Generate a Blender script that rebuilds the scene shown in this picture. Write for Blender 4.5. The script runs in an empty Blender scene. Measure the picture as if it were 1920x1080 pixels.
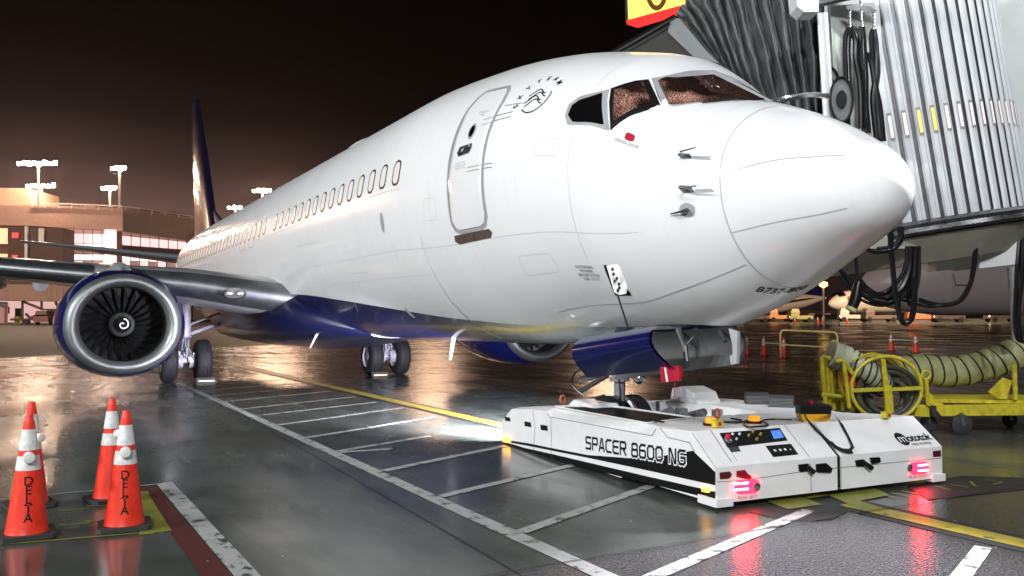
import bpy, math, random
import numpy as np
from mathutils import Vector, Matrix, noise
from mathutils.geometry import delaunay_2d_cdt
random.seed(7)
R = math.radians
sc = bpy.context.scene
COL = sc.collection
# ---------------------------------------------------------------- camera
CAM = np.array([4.4554, -6.2659, 1.6255]); YAW, PITCH, ROLL, F = 2.63, 0.0395, -0.0006, 1570.39
FW = np.array([math.cos(PITCH)*math.cos(YAW), math.cos(PITCH)*math.sin(YAW), math.sin(PITCH)])
_r = np.array([math.sin(YAW), -math.cos(YAW), 0.0]); _u = np.cross(_r, FW)
RT = math.cos(ROLL)*_r + math.sin(ROLL)*_u; UP = -math.sin(ROLL)*_r + math.cos(ROLL)*_u
cd = bpy.data.cameras.new('camera'); cam = bpy.data.objects.new('camera', cd); COL.objects.link(cam)
cam.matrix_world = Matrix([[RT[0], UP[0], -FW[0], CAM[0]], [RT[1], UP[1], -FW[1], CAM[1]], [RT[2], UP[2], -FW[2], CAM[2]], [0, 0, 0, 1]])
cd.sensor_width = 36; cd.lens = F/1920*36; cd.clip_start = .1; cd.clip_end = 3000
sc.camera = cam
# ---------------------------------------------------------------- view, world (night sky with the glow of the lit apron low down)
sc.view_settings.view_transform = 'Standard'; sc.view_settings.look = 'None'
sc.view_settings.exposure = 0.0; sc.view_settings.gamma = 1
sc.cycles.use_denoising = True
sc.cycles.max_bounces = 8; sc.cycles.glossy_bounces = 4; sc.cycles.diffuse_bounces = 3
sc.cycles.sample_clamp_indirect = 8
W = bpy.data.worlds.new('World'); sc.world = W; W.use_nodes = True
nt = W.node_tree; bg = nt.nodes['Background']
tc = nt.nodes.new('ShaderNodeTexCoord'); sx = nt.nodes.new('ShaderNodeSeparateXYZ'); nt.links.new(tc.outputs['Generated'], sx.inputs[0])
rp = nt.nodes.new('ShaderNodeValToRGB'); nt.links.new(sx.outputs['Z'], rp.inputs[0])
el = rp.color_ramp.elements
el[0].position = 0.0; el[0].color = (.13, .068, .056, 1)
el[1].position = 1.0; el[1].color = (.0009, .0003, .0003, 1)
for p, c in ((.07, (.16, .094, .082, 1)), (.12, (.125, .070, .060, 1)), (.17, (.042, .0225, .0195, 1)), (.225, (.0065, .0032, .003, 1)), (.30, (.0024, .0009, .0009, 1))):
    e = el.new(p); e.color = c
# the glow is brighter over the floodlit terminal (towards -X)
dt = nt.nodes.new('ShaderNodeVectorMath'); dt.operation = 'DOT_PRODUCT'; nt.links.new(tc.outputs['Generated'], dt.inputs[0])
dt.inputs[1].default_value = (-.998, -.05, .0)
mr = nt.nodes.new('ShaderNodeMapRange'); nt.links.new(dt.outputs['Value'], mr.inputs[0])
mr.inputs[1].default_value = .87; mr.inputs[2].default_value = 1.0; mr.inputs[3].default_value = .12; mr.inputs[4].default_value = 1.3
nt.links.new(rp.outputs[0], bg.inputs[0]); nt.links.new(mr.outputs[0], bg.inputs[1])

def lamp(kind, name, loc, target, energy, color, size=1.0, spot=None, blend=.5):
    l = bpy.data.lights.new(name, kind); l.energy = energy; l.color = color
    if kind == 'AREA': l.shape = 'DISK'; l.size = size
    elif kind == 'SUN': l.angle = size
    else: l.shadow_soft_size = size
    if kind == 'SPOT': l.spot_size = R(spot); l.spot_blend = blend
    o = bpy.data.objects.new(name, l); COL.objects.link(o); o.location = loc
    d = Vector(target)-Vector(loc); o.rotation_euler = d.to_track_quat('-Z', 'Y').to_euler()
    return o
WHITE = (.96, .985, 1.0); GOLD = (1.0, .62, .40)
# ramp floodlights high on the terminal behind the photographer, and one on the bridge
def flood_row(name, c, d, n, target, energy, color, size):
    for k in range(n):
        p = Vector(c)+Vector(d)*(k-(n-1)/2); lamp('AREA', name, p, target, energy/n, color, size)
flood_row('ramp_floodlight', (29, -21, 20), (3, 4, 0), 3, (-7, 0, 2.5), 12200, WHITE, 1.2)
flood_row('ramp_floodlight', (24, 10, 25), (1.5, 4, 0), 3, (-3, 1, 2.5), 1700, WHITE, 1.2)
flood_row('ramp_floodlight', (-4, -37, 15), (5, -.6, 0), 3, (-14, 0, 2), 13000, WHITE, 1.2)
lamp('SPOT', 'bridge_flood_and_fill', (-.2, 3.2, 8.2), (-2.6, 6.5, 4.0), 520, (.95, .98, 1.0), .25, 130)
lamp('AREA', 'bridge_flood_and_fill', (-1.6, 2.4, 7.4), (.4, -1.6, 0), 70, (.88, .86, 1.0), .45)
lamp('SPOT', 'bridge_flood_and_fill', (1.2, 3.8, 8.6), (.55, -1.65, 0), 24000, (.95, .91, 1.0), .10, 19, 1.0)  # narrow fill spot added to brighten the asphalt patch, not on a fixture
lamp('AREA', 'apron_flood_and_fill', (-112, -34, 19), (-36, 0, 4), 2600, GOLD, 8.0)
lamp('AREA', 'apron_flood_and_fill', (-95, 38, 17), (-25, 8, 0), 1500, GOLD, 6.0)
lamp('AREA', 'apron_flood_and_fill', (-103, 20, 17), (-25, 5, 0), 2200, GOLD, 6.0)
lamp('AREA', 'apron_flood_and_fill', (-84, 58, 17), (-25, 12, 0), 2000, GOLD, 6.0)
lamp('AREA', 'apron_flood_and_fill', (-62, 92, 20), (-96, 130, 1), 30000, (1, .66, .42), 4.0)  # added fill, turned away from the camera, to brighten the far jets and apron
lamp('AREA', 'apron_flood_and_fill', (-40, 120, 20), (-70, 170, 2), 9000, (1, .66, .42), 4.0)
lamp('AREA', 'terminal_fill', (-78, -45, 20), (-128, 0, 8), 26000, (1, .66, .50), 2.0)  # unseen lamp added to lift the facade tone

# ---------------------------------------------------------------- pixel <-> metre helpers used to place things at their own distance
def ray(u, v): return FW*F + (u-960)*RT - (v-540)*UP
def D(u, v, d): return Vector(CAM + ray(u, v)/F*d)                 # point at camera depth d
def G(u, v, z=0.0):
    r = ray(u, v); return Vector(CAM + (z-CAM[2])/r[2]*r)          # point on the plane z
def PX(ax, val, u, v):
    r = ray(u, v); return Vector(CAM + (val-CAM[ax])/r[ax]*r)
def gz(x, y):
    d = math.hypot(x-CAM[0], y-CAM[1]); t = max(0, d-38)
    return .017*t*t/(t+12) if d < 330 else .017*292*292/(304)

# ---------------------------------------------------------------- materials
MATS = {}
def mat(name, col, rough=.5, metal=0., var=.12, vscale=3., bump=0., bscale=40., coat=0., emit=None, es=0., trans=0., spec=.5, alpha=1.):
    if name in MATS: return MATS[name]
    m = bpy.data.materials.new(name); m.use_nodes = True; t = m.node_tree; b = t.nodes['Principled BSDF']
    b.inputs['Metallic'].default_value = metal; b.inputs['Coat Weight'].default_value = coat; b.inputs['Coat Roughness'].default_value = .06
    b.inputs['Specular IOR Level'].default_value = spec
    if trans: b.inputs['Transmission Weight'].default_value = trans
    tcn = t.nodes.new('ShaderNodeTexCoord'); n = t.nodes.new('ShaderNodeTexNoise'); n.inputs['Scale'].default_value = vscale; n.inputs['Detail'].default_value = 6
    t.links.new(tcn.outputs['Object'], n.inputs['Vector'])
    r1 = t.nodes.new('ShaderNodeMapRange'); r1.inputs[1].default_value = .25; r1.inputs[2].default_value = .75; r1.inputs[3].default_value = 1-var; r1.inputs[4].default_value = 1+var*.4
    t.links.new(n.outputs['Fac'], r1.inputs[0])
    mx = t.nodes.new('ShaderNodeVectorMath'); mx.operation = 'SCALE'; mx.inputs[0].default_value = col[:3]; t.links.new(r1.outputs[0], mx.inputs['Scale'])
    t.links.new(mx.outputs[0], b.inputs['Base Color'])
    r2 = t.nodes.new('ShaderNodeMapRange'); r2.inputs[3].default_value = max(.02, rough*(1-var)); r2.inputs[4].default_value = min(1, rough*(1+var))
    t.links.new(n.outputs['Fac'], r2.inputs[0]); t.links.new(r2.outputs[0], b.inputs['Roughness'])
    if bump:
        n2 = t.nodes.new('ShaderNodeTexNoise'); n2.inputs['Scale'].default_value = bscale; n2.inputs['Detail'].default_value = 4
        t.links.new(tcn.outputs['Object'], n2.inputs['Vector'])
        bp = t.nodes.new('ShaderNodeBump'); bp.inputs['Strength'].default_value = bump; bp.inputs['Distance'].default_value = .02
        t.links.new(n2.outputs['Fac'], bp.inputs['Height']); t.links.new(bp.outputs[0], b.inputs['Normal'])
    if emit: b.inputs['Emission Color'].default_value = (*emit, 1); b.inputs['Emission Strength'].default_value = es
    MATS[name] = m; return m
m_white = mat('white_paint', (.80, .80, .80), .28, var=.05, coat=.3)
m_tugw = mat('tug_white_paint', (.82, .82, .82), .35, var=.06, vscale=5)
m_blk = mat('black_plastic', (.006, .006, .006), .5, spec=.22)
m_rub = mat('black_rubber', (.028, .028, .028), .7, bump=.3, bscale=60)
m_blue = mat('navy_paint', (.004, .007, .075), .18, coat=.6)
m_grey = mat('grey_trim', (.36, .37, .38), .4, var=.15, vscale=8)
m_seam = mat('dark_seam', (.10, .10, .10), .6)
m_seaml = mat('light_seam', (.50, .50, .50), .6)
m_steel = mat('bare_metal', (.55, .56, .58), .25, metal=.9, var=.2, vscale=6)
m_dsteel = mat('dark_metal', (.10, .10, .11), .4, metal=.6, var=.3, vscale=10)
m_gear = mat('landing_gear_paint', (.22, .22, .26), .45, var=.35, vscale=20)
m_tyre = mat('tyre_rubber', (.010, .010, .012), .7, bump=.2, spec=.3)
m_wing = mat('wing_grey', (.22, .23, .24), .3, var=.12, coat=.3)
m_slat = mat('polished_leading_edge', (.19, .20, .21), .48, metal=1., var=.15, vscale=4)
m_ora = mat('cone_orange', (.86, .035, .010), .45, var=.25, vscale=14)
m_ref = mat('reflective_white', (.75, .75, .73), .4, var=.25, vscale=25)
m_yel = mat('yellow_paint', (.62, .52, .03), .45, var=.4, vscale=12)
m_cab = mat('bridge_white', (.74, .76, .76), .45, var=.08)
m_alu = mat('corrugated_aluminium', (.56, .58, .60), .5, metal=.0, var=.15, vscale=2)
m_beige = mat('bridge_underside', (.36, .34, .28), .55, var=.25)
m_cable = mat('black_cable', (.006, .006, .007), .30, spec=.5)
m_bell = mat('canopy_vinyl', (.062, .068, .070), .42, var=.35, vscale=5, bump=.35, bscale=6, spec=.35)
m_gb = mat('canopy_side_fabric', (.045, .045, .042), .6, var=.2)
m_lg = mat('canopy_lining', (.26, .28, .28), .45, var=.2)

# ---------------------------------------------------------------- mesh builder
class MB:
    def __init__(s): s.v = []; s.f = []; s.mi = []; s.cur = 0
    def add(s, vs, fs):
        o = len(s.v); s.v += [tuple(p) for p in vs]; s.f += [tuple(i+o for i in f) for f in fs]; s.mi += [s.cur]*len(fs); return s
    def box(s, c, d, M=None):
        x, y, z = d[0]/2, d[1]/2, d[2]/2
        P = [Vector((i*x, j*y, k*z)) for i in (-1, 1) for j in (-1, 1) for k in (-1, 1)]
        if M is not None: P = [M @ p for p in P]
        return s.add([Vector(c)+p for p in P], [(0, 1, 3, 2), (4, 6, 7, 5), (0, 4, 5, 1), (2, 3, 7, 6), (0, 2, 6, 4), (1, 5, 7, 3)])
    def b2(s, x0, x1, y0, y1, z0, z1): return s.box(((x0+x1)/2, (y0+y1)/2, (z0+z1)/2), (x1-x0, y1-y0, z1-z0))
    def prism(s, poly, vec):                                        # 3-D polygon pushed along vec
        n = len(poly); vec = Vector(vec); P = [Vector(p) for p in poly]
        return s.add(P+[p+vec for p in P], [tuple(range(n))[::-1], tuple(range(n, 2*n))]+[(i, (i+1) % n, n+(i+1) % n, n+i) for i in range(n)])
    def loft(s, rings, caps=True):
        n = len(rings[0]); vs = [p for r in rings for p in r]; fs = []
        for k in range(len(rings)-1):
            for i in range(n): fs.append((k*n+i, k*n+(i+1) % n, (k+1)*n+(i+1) % n, (k+1)*n+i))
        if caps: fs += [tuple(range(n))[::-1], tuple(range((len(rings)-1)*n, len(rings)*n))]
        return s.add(vs, fs)
    def lathe(s, prof, n=32, o=(0, 0, 0), ax='z', a0=0, a1=2*math.pi):   # prof [(h, r)]
        full = abs(a1-a0-2*math.pi) < 1e-6; k = n if full else n+1; rings = []
        for h, r in prof:
            ring = []
            for i in range(k):
                a = a0+(a1-a0)*i/n; c, q = r*math.cos(a), r*math.sin(a)
                p = {'z': (c, q, h), 'x': (h, c, q), 'y': (c, h, q)}[ax]
                ring.append((o[0]+p[0], o[1]+p[1], o[2]+p[2]))
            rings.append(ring)
        vs = [p for r in rings for p in r]; fs = []
        for j in range(len(rings)-1):
            for i in range(k if full else k-1): fs.append((j*k+i, j*k+(i+1) % k, (j+1)*k+(i+1) % k, (j+1)*k+i))
        return s.add(vs, fs)
    def tube(s, pts, r, n=8, closed=False):
        pts = [Vector(p) for p in pts]; N = len(pts); rr = r if isinstance(r, (list, tuple)) else [r]*N; rings = []; up = Vector((0, 0, 1))
        prev = None
        for i, p in enumerate(pts):
            t = (pts[(i+1) % N]-pts[i-1]) if closed else (pts[min(i+1, N-1)]-pts[max(i-1, 0)])
            if t.length < 1e-9: t = Vector((0, 0, 1))
            t.normalize()
            a = (prev - t*prev.dot(t)) if prev else t.cross(up)
            if a.length < 1e-4: a = t.cross(Vector((1, 0, 0)))
            a.normalize(); prev = a; b = t.cross(a)
            rings.append([p+(a*math.cos(2*math.pi*k/n)+b*math.sin(2*math.pi*k/n))*rr[i] for k in range(n)])
        if closed: rings.append(rings[0]); return s.loft(rings, False)
        return s.loft(rings)
    def rod(s, a, b, r, n=8): return s.tube([a, b], r, n)
    def build(s, name, mats, parent=None, smooth=False, loc=None, angle=40):
        me = bpy.data.meshes.new(name); me.from_pydata([tuple(p) for p in s.v], [], s.f)
        mats = mats if isinstance(mats, (list, tuple)) else [mats]
        for m in mats: me.materials.append(m)
        me.polygons.foreach_set('material_index', s.mi); me.update()
        import bmesh
        bm = bmesh.new(); bm.from_mesh(me); bmesh.ops.recalc_face_normals(bm, faces=bm.faces); bm.to_mesh(me); bm.free()
        if smooth:
            me.polygons.foreach_set('use_smooth', [True]*len(me.polygons))
            if angle: me.set_sharp_from_angle(angle=R(angle))
        o = bpy.data.objects.new(name, me); COL.objects.link(o)
        if parent: o.parent = parent
        if loc: o.location = loc
        return o
def tag(o, label, cat, group=None, kind=None):
    o['label'] = label; o['category'] = cat
    if group: o['group'] = group
    if kind: o['kind'] = kind
    return o
def thing(name, label, cat, loc=(0, 0, 0), rot=0, group=None):
    o = bpy.data.objects.new(name, None); COL.objects.link(o); o.location = loc; o.rotation_euler = (0, 0, rot); o.empty_display_size = .2
    return tag(o, label, cat, group)
def struct(o): o['kind'] = 'structure'; return o
def copy_tree(o, parent=None):
    c = o.copy(); COL.objects.link(c)
    if parent: c.parent = parent
    for ch in list(o.children): copy_tree(ch, c)
    return c
def spline(pts, n=8):                                               # Catmull-Rom
    P = [Vector(p) for p in pts]; out = []
    for i in range(len(P)-1):
        a = P[max(i-1, 0)]; b = P[i]; c = P[i+1]; d = P[min(i+2, len(P)-1)]
        for k in range(n):
            t = k/n; out.append(.5*((2*b)+(c-a)*t+(2*a-5*b+4*c-d)*t*t+(3*b-a-3*c+d)*t**3))
    return out+[P[-1]]
def text_mesh(txt, size=1., ext=0., align='CENTER', spacing=1., bold=0.):
    cu = bpy.data.curves.new('t', 'FONT'); cu.body = txt; cu.size = size; cu.extrude = ext; cu.align_x = align; cu.align_y = 'CENTER'; cu.resolution_u = 3; cu.space_character = spacing; cu.offset = bold
    o = bpy.data.objects.new('t', cu); me = bpy.data.meshes.new_from_object(o)
    V = [v.co.copy() for v in me.vertices]; Fc = [tuple(p.vertices) for p in me.polygons]
    bpy.data.objects.remove(o); return V, Fc

# ================================================================ GROUND
fa_, fb_ = G(0, 673), G(760, 641); fdv = (fb_-fa_).to_2d().normalized(); FZN = (-abs(fdv.y), math.copysign(abs(fdv.x), fdv.x*fdv.y)); FZD = fa_.x*FZN[0]+fa_.y*FZN[1]
def node_ground(asph=False):
    m = bpy.data.materials.new('wet_apron'); m.use_nodes = True; t = m.node_tree; b = t.nodes['Principled BSDF']; L = t.links.new
    N = lambda k: t.nodes.new(k)
    tcn = N('ShaderNodeTexCoord')
    def nz(scale, detail=6, vec=None, sc3=None):
        n = N('ShaderNodeTexNoise'); n.inputs['Scale'].default_value = scale; n.inputs['Detail'].default_value = detail
        src = tcn.outputs['Object']
        if sc3:
            mp = N('ShaderNodeMapping'); mp.inputs['Scale'].default_value = sc3; L(src, mp.inputs[0]); src = mp.outputs[0]
        L(src, n.inputs['Vector']); return n.outputs['Fac']
    def rng(s, a, b_, c, d):
        n = N('ShaderNodeMapRange'); L(s, n.inputs[0]); n.inputs[1].default_value = a; n.inputs[2].default_value = b_; n.inputs[3].default_value = c; n.inputs[4].default_value = d; return n.outputs[0]
    def mixv(f, a, b_):
        n = N('ShaderNodeMix'); n.data_type = 'FLOAT'
        for i, s in ((0, f), (2, a), (3, b_)):
            if isinstance(s, (int, float)): n.inputs[i].default_value = s
            else: L(s, n.inputs[i])
        return n.outputs[0]
    sp = N('ShaderNodeSeparateXYZ'); L(tcn.outputs['Object'], sp.inputs[0])
    zone = rng(sp.outputs['X'], -.345, -.335, 0, 1)                 # asphalt starts at the slab joint
    far = N('ShaderNodeVectorMath'); far.operation = 'DOT_PRODUCT'; L(tcn.outputs['Object'], far.inputs[0]); far.inputs[1].default_value = (*FZN, 0)
    farz = rng(far.outputs['Value'], FZD, FZD+.4, 0, 1); nearx = rng(sp.outputs['X'], -90, -62, 1, 0)
    big = nz(.35, 5); med = nz(2.2, 7); fine = nz(60, 2); fine2 = nz(36, 3); smear = nz(1.0, 5, sc3=(.5, 2.2, 1))
    cr = N('ShaderNodeValToRGB'); L(med, cr.inputs[0]); e = cr.color_ramp.elements
    e[0].position = .3; e[0].color = (.036, .044, .037, 1); e[1].position = .75; e[1].color = (.075, .086, .074, 1)
    cr2 = N('ShaderNodeValToRGB'); L(fine, cr2.inputs[0]); e = cr2.color_ramp.elements
    e[0].position = .42; e[0].color = (.020, .020, .021, 1); e[1].position = .66; e[1].color = (.105, .10, .105, 1)
    mc = N('ShaderNodeMix'); mc.data_type = 'RGBA'; L(zone, mc.inputs[0]); L(cr.outputs[0], mc.inputs[6]); L(cr2.outputs[0], mc.inputs[7])
    L(mc.outputs[2], b.inputs['Base Color'])
    rc = rng(big, .35, .65, .14, .30); rs = rng(smear, .3, .7, -.05, .10)
    ad = N('ShaderNodeMath'); ad.operation = 'ADD'; L(rc, ad.inputs[0]); L(rs, ad.inputs[1])
    L(mixv(farz, mixv(zone, ad.outputs[0], .11), .62), b.inputs['Roughness'])
    b.inputs['Specular IOR Level'].default_value = .55
    hA = N('ShaderNodeMath'); hA.operation = 'MULTIPLY'; L(fine2, hA.inputs[0]); hA.inputs[1].default_value = .6
    hB = N('ShaderNodeMath'); hB.operation = 'ADD'; L(hA.outputs[0], hB.inputs[0]); L(med, hB.inputs[1])
    bp = N('ShaderNodeBump'); bp.inputs['Distance'].default_value = .006; L(mixv(zone, .12, .45), bp.inputs['Strength'])
    hz_ = N('ShaderNodeMath'); hz_.operation = 'MULTIPLY'; L(fine2, hz_.inputs[0]); hz_.inputs[1].default_value = 1.6
    L(mixv(zone, hB.outputs[0], hz_.outputs[0]), bp.inputs['Height']); L(bp.outputs[0], b.inputs['Normal'])
    return m
m_ground = node_ground()
g = MB(); radii = [0, 3, 8, 14, 20, 28, 34, 38, 42, 47, 53, 60, 70, 82, 100, 125, 155, 190, 230, 280, 330, 600, 1800]; nA = 96
vs = [(CAM[0], CAM[1], 0)]; fs = []
for r_ in radii[1:]:
    for i in range(nA):
        a = 2*math.pi*i/nA; x, y = CAM[0]+r_*math.cos(a), CAM[1]+r_*math.sin(a); vs.append((x, y, gz(x, y)))
for i in range(nA): fs.append((0, 1+i, 1+(i+1) % nA))
for k in range(len(radii)-2):
    for i in range(nA): fs.append((1+k*nA+i, 1+(k+1)*nA+i, 1+(k+1)*nA+(i+1) % nA, 1+k*nA+(i+1) % nA))
g.add(vs, fs); struct(g.build('ground', m_ground, smooth=True, angle=None))

def worn(name, col, rough=.42, wear=.62, under=(.045, .05, .045)):
    m = bpy.data.materials.new(name); m.use_nodes = True; t = m.node_tree; b = t.nodes['Principled BSDF']; L = t.links.new
    tcn = t.nodes.new('ShaderNodeTexCoord'); n = t.nodes.new('ShaderNodeTexNoise'); n.inputs['Scale'].default_value = 7; n.inputs['Detail'].default_value = 8; n.inputs['Roughness'].default_value = .65
    L(tcn.outputs['Object'], n.inputs['Vector']); cr = t.nodes.new('ShaderNodeValToRGB'); L(n.outputs['Fac'], cr.inputs[0]); e = cr.color_ramp.elements
    e[0].position = wear-.22; e[0].color = (*under, 1); e[1].position = wear-.17; e[1].color = tuple(c*.8 for c in col)+(1,)
    x = e.new(.75); x.color = (*col, 1)
    L(cr.outputs[0], b.inputs['Base Color']); b.inputs['Roughness'].default_value = rough
    n2 = t.nodes.new('ShaderNodeTexNoise'); n2.inputs['Scale'].default_value = 60; L(tcn.outputs['Object'], n2.inputs['Vector'])
    bp = t.nodes.new('ShaderNodeBump'); bp.inputs['Strength'].default_value = .25; bp.inputs['Distance'].default_value = .005; L(n2.outputs['Fac'], bp.inputs['Height']); L(bp.outputs[0], b.inputs['Normal'])
    return m
w_white = worn('worn_white_marking', (.42, .43, .42)); w_yel = worn('worn_yellow_marking', (.40, .32, .03), wear=.6); w_red = worn('worn_red_marking', (.085, .018, .012), wear=.4)
w_blk = worn('black_marking_border', (.012, .012, .012), .5, .3); w_yg = worn('faded_yellow_green_marking', (.20, .21, .03), .45, .5)
w_joint = mat('joint_sealant', (.012, .012, .012), .6)
def strip(m, a, b, w, z=.004, jag=.0):
    a = Vector(a).to_2d(); b = Vector(b).to_2d(); d = (b-a).normalized(); nrm = Vector((-d.y, d.x))*w/2; L = (b-a).length; n = max(1, int(L/.5))
    A = []; B = []
    for i in range(n+1):
        p = a+(b-a)*i/n; j = random.uniform(-jag, jag)
        A.append((*(p+nrm*(1+j)), z)); B.append((*(p-nrm*(1+j*.7)), z))
    m.add(A+B, [(i, i+1, n+1+i+1, n+1+i) for i in range(n)])
def paint(name, mt): 
    def fin(m): return struct(m.build(name, mt))
    return fin
m = MB(); strip(m, (-34, 0.02, 0), (-.95, 0.02, 0), .27, .008); strip(m, (-.62, .0, 0), (9, -.03, 0), .24, .008); m.build('lead_in_line', w_yel)['kind'] = 'structure'
m = MB(); strip(m, (-34, 0.02, 0), (9, 0.0, 0), .46, .004); m.build('lead_in_line_border', w_blk)['kind'] = 'structure'
m = MB(); strip(m, (-19.2, -3.08, 0), (6, -3.11, 0), .15, .004, .06); m.build('hatching_edge_line', w_white)['kind'] = 'structure'
m = MB()
for a, b in (((-5.78, -3.02), (-6.50, -1.45)), ((-5.70, -3.02), (-5.63, -2.32)), ((-4.21, -3.0), (-5.14, -1.0)), ((-2.69, -3.02), (-3.75, -.4)), ((-1.19, -3.02), (-2.4, -.4)),
             ((.25, -3.0), (-.62, -.50)), ((1.35, -1.6), (.81, -.34)), ((-7.18, -3.02), (-8.64, -.38)), ((-8.81, -3.02), (-10.3, -.33)), ((-10.31, -3.02), (-11.6, -.35)),
             ((-11.56, -3.02), (-12.95, -.35)), ((-13.2, -3.02), (-14.6, -.4)), ((-14.7, -3.02), (-16.0, -.4)), ((-16.2, -3.02), (-17.5, -.4)), ((-17.7, -3.02), (-19, -.4))):
    strip(m, (*a, 0), (*b, 0), .12, .006, .05)
m.build('hatching_lines', w_white)['kind'] = 'structure'
# red and white boundary of the cone box
c0 = G(309, 907); c1 = G(468, 1085); dv = (c1-c0).normalized(); c2 = c1+dv*3; w0 = G(0, 937); wl = w0+(w0-c0).normalized()*3
m = MB(); strip(m, c0-dv*.05, c2, .15, .004, .05); strip(m, (c0.x, c0.y, 0), wl, .035, .0045); m.build('box_boundary_line', w_white)['kind'] = 'structure'
pr = Vector((dv.y, -dv.x, 0)); pr = pr if pr.y < 0 else -pr
m = MB(); strip(m, c0+pr*.17+dv*.06, c2+pr*.17, .17, .0035); m.build('red_boundary_line', w_red)['kind'] = 'structure'
m = MB(); q = [G(268, 922), G(275, 922), G(322, 996), G(262, 1003)]
m.add([(p.x, p.y, .0042) for p in q], [(0, 1, 2, 3)])
strip(m, G(0, 1022), G(262, 1000), .035, .0044); strip(m, G(268, 922), G(275, 1003), .10, .0046)
for u0, v0 in ((150, 958), (205, 950), (152, 985), (200, 978)): strip(m, G(u0-28, v0), G(u0+18, v0-4), .028, .0044); strip(m, G(u0-42, v0-6+5), G(u0-28, v0), .03, .0043)
m.build('yellow_stand_box', w_yg)['kind'] = 'structure'
m = MB()
for q in ([(1425, 937), (1478, 957), (1542, 948), (1500, 932)], [(1552, 930), (1640, 917), (1668, 930), (1612, 941)], [(1552, 930), (1612, 941), (1668, 958), (1625, 962)]):
    m.add([(*G(*p).to_2d(), .0105) for p in q], [(0, 1, 2, 3)])
for u0, v0, u1, v1 in ((1655, 930, 1680, 935), (1672, 926, 1702, 931), (1690, 922, 1722, 927), (1752, 912, 1782, 921), (1782, 910, 1818, 916), (1818, 904, 1830, 914), (1850, 901, 1880, 906), (1880, 906, 1862, 910)):
    strip(m, G(u0, v0), G(u1, v1), .025, .0095)
m.build('stop_position_letters', w_yg)['kind'] = 'structure'
m = MB(); q = [(1700, 912), (1800, 893), (1935, 896), (1950, 915), (1740, 938)]; m.add([(*G(*p).to_2d(), .0048) for p in q], [tuple(range(5))])
q = [(1405, 960), (1490, 935), (1600, 955), (1560, 975), (1500, 978), (1450, 972)]; m.add([(*G(*p).to_2d(), .0046) for p in q], [tuple(range(6))])
m.build('black_paint_patch', w_blk)['kind'] = 'structure'
m = MB(); strip(m, (-.34, -9, 0), (-.30, 14, 0), .014, .012)
a, b = G(480, 792), G(667, 900); strip(m, a+(a-b)*6, b+(b-a)*2, .012, .0055)
a = G(720, 690); strip(m, (-14.4, 1, 0), (-14.3, 26, 0), .03, .003); strip(m, (-40, 1.6, 0), (-1, 1.9, 0), .014, .0028); strip(m, (-12, -30, 0), (-12.2, -3.3, 0), .03, .003)
m.build('slab_joints', w_joint)['kind'] = 'structure'

# ================================================================ AIRLINER
S_ = np.array([0, .15, .4, .8, 1.3, 1.9, 2.5, 3.2, 4.2, 5.5, 7.5, 25.5, 28, 30, 32, 34, 36, 37.4, 38.1])
T_ = [2.772, 3.074, 3.266, 3.510, 3.740, 3.978, 4.524, 4.766, 5.026, 5.223, 5.344, 5.344, 5.34, 5.32, 5.27, 5.19, 5.07, 4.92, 4.75]
B_ = [2.772, 2.462, 2.329, 2.129, 1.873, 1.652, 1.501, 1.485, 1.394, 1.303, 1.296, 1.296, 1.50, 1.95, 2.52, 3.12, 3.74, 4.20, 4.45]
C_ = [2.772, 2.766, 2.771, 2.853, 2.930, 2.990, 3.119, 3.247, 3.331, 3.38, 3.482, 3.482, 3.5, 3.65, 3.9, 4.2, 4.45, 4.58, 4.6]
W_ = [.0, .329, .558, .800, 1.02, 1.294, 1.501, 1.641, 1.77, 1.835, 1.890, 1.890, 1.86, 1.74, 1.50, 1.18, .80, .42, .16]
def pchip(x, y):
    x = np.array(x, float); y = np.array(y, float); h = np.diff(x); d = np.diff(y)/h; mm = np.zeros(len(x)); mm[0] = d[0]; mm[-1] = d[-1]
    for i in range(1, len(x)-1):
        if d[i-1]*d[i] > 0:
            w1 = 2*h[i]+h[i-1]; w2 = h[i]+2*h[i-1]; mm[i] = (w1+w2)/(w1/d[i-1]+w2/d[i])
    def f(q):
        i = int(min(max(np.searchsorted(x, q)-1, 0), len(h)-1)); t = (q-x[i])/h[i]
        return ((1+2*t)*(1-t)**2)*y[i]+t*(1-t)**2*h[i]*mm[i]+t*t*(3-2*t)*y[i+1]+t*t*(t-1)*h[i]*mm[i+1]
    return f
qx = np.sqrt(S_); fT, fB, fC, fW = [pchip(qx, a) for a in (T_, B_, C_, W_)]
def prof(s): q = math.sqrt(min(max(s, 0), 38.1)); return fT(q), fB(q), fC(q), max(fW(q), 0)
def surf(s, ph, off=0., side=-1):                                  # ph degrees: 0 widest, 90 crown ; side -1 starboard
    T, B, C, Wd = prof(s); a = R(ph); H = T-C if ph > 0 else C-B
    P = Vector((-s, side*Wd*math.cos(a), C+H*math.sin(a)))
    if off:
        e = .01; T2, B2, C2, W2 = prof(s+e); H2 = T2-C2 if ph > 0 else C2-B2
        P2 = Vector((-s-e, side*W2*math.cos(a), C2+H2*math.sin(a))); ts = P2-P
        ta = Vector((0, -side*Wd*math.sin(a), H*math.cos(a))); n = ts.cross(ta)
        n = n.normalized() if n.length > 1e-9 else Vector((1, 0, 0))
        if n.dot(Vector((0, side*math.cos(a), math.sin(a)))) < 0: n = -n
        P = P+n*off
    return P
plane = thing('airliner', 'white twin jet airliner with navy belly parked nose right over the low white tug', 'airliner')
m_fus = bpy.data.materials.new('airliner_livery'); m_fus.use_nodes = True
t = m_fus.node_tree; b = t.nodes['Principled BSDF']; L = t.links.new
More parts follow.
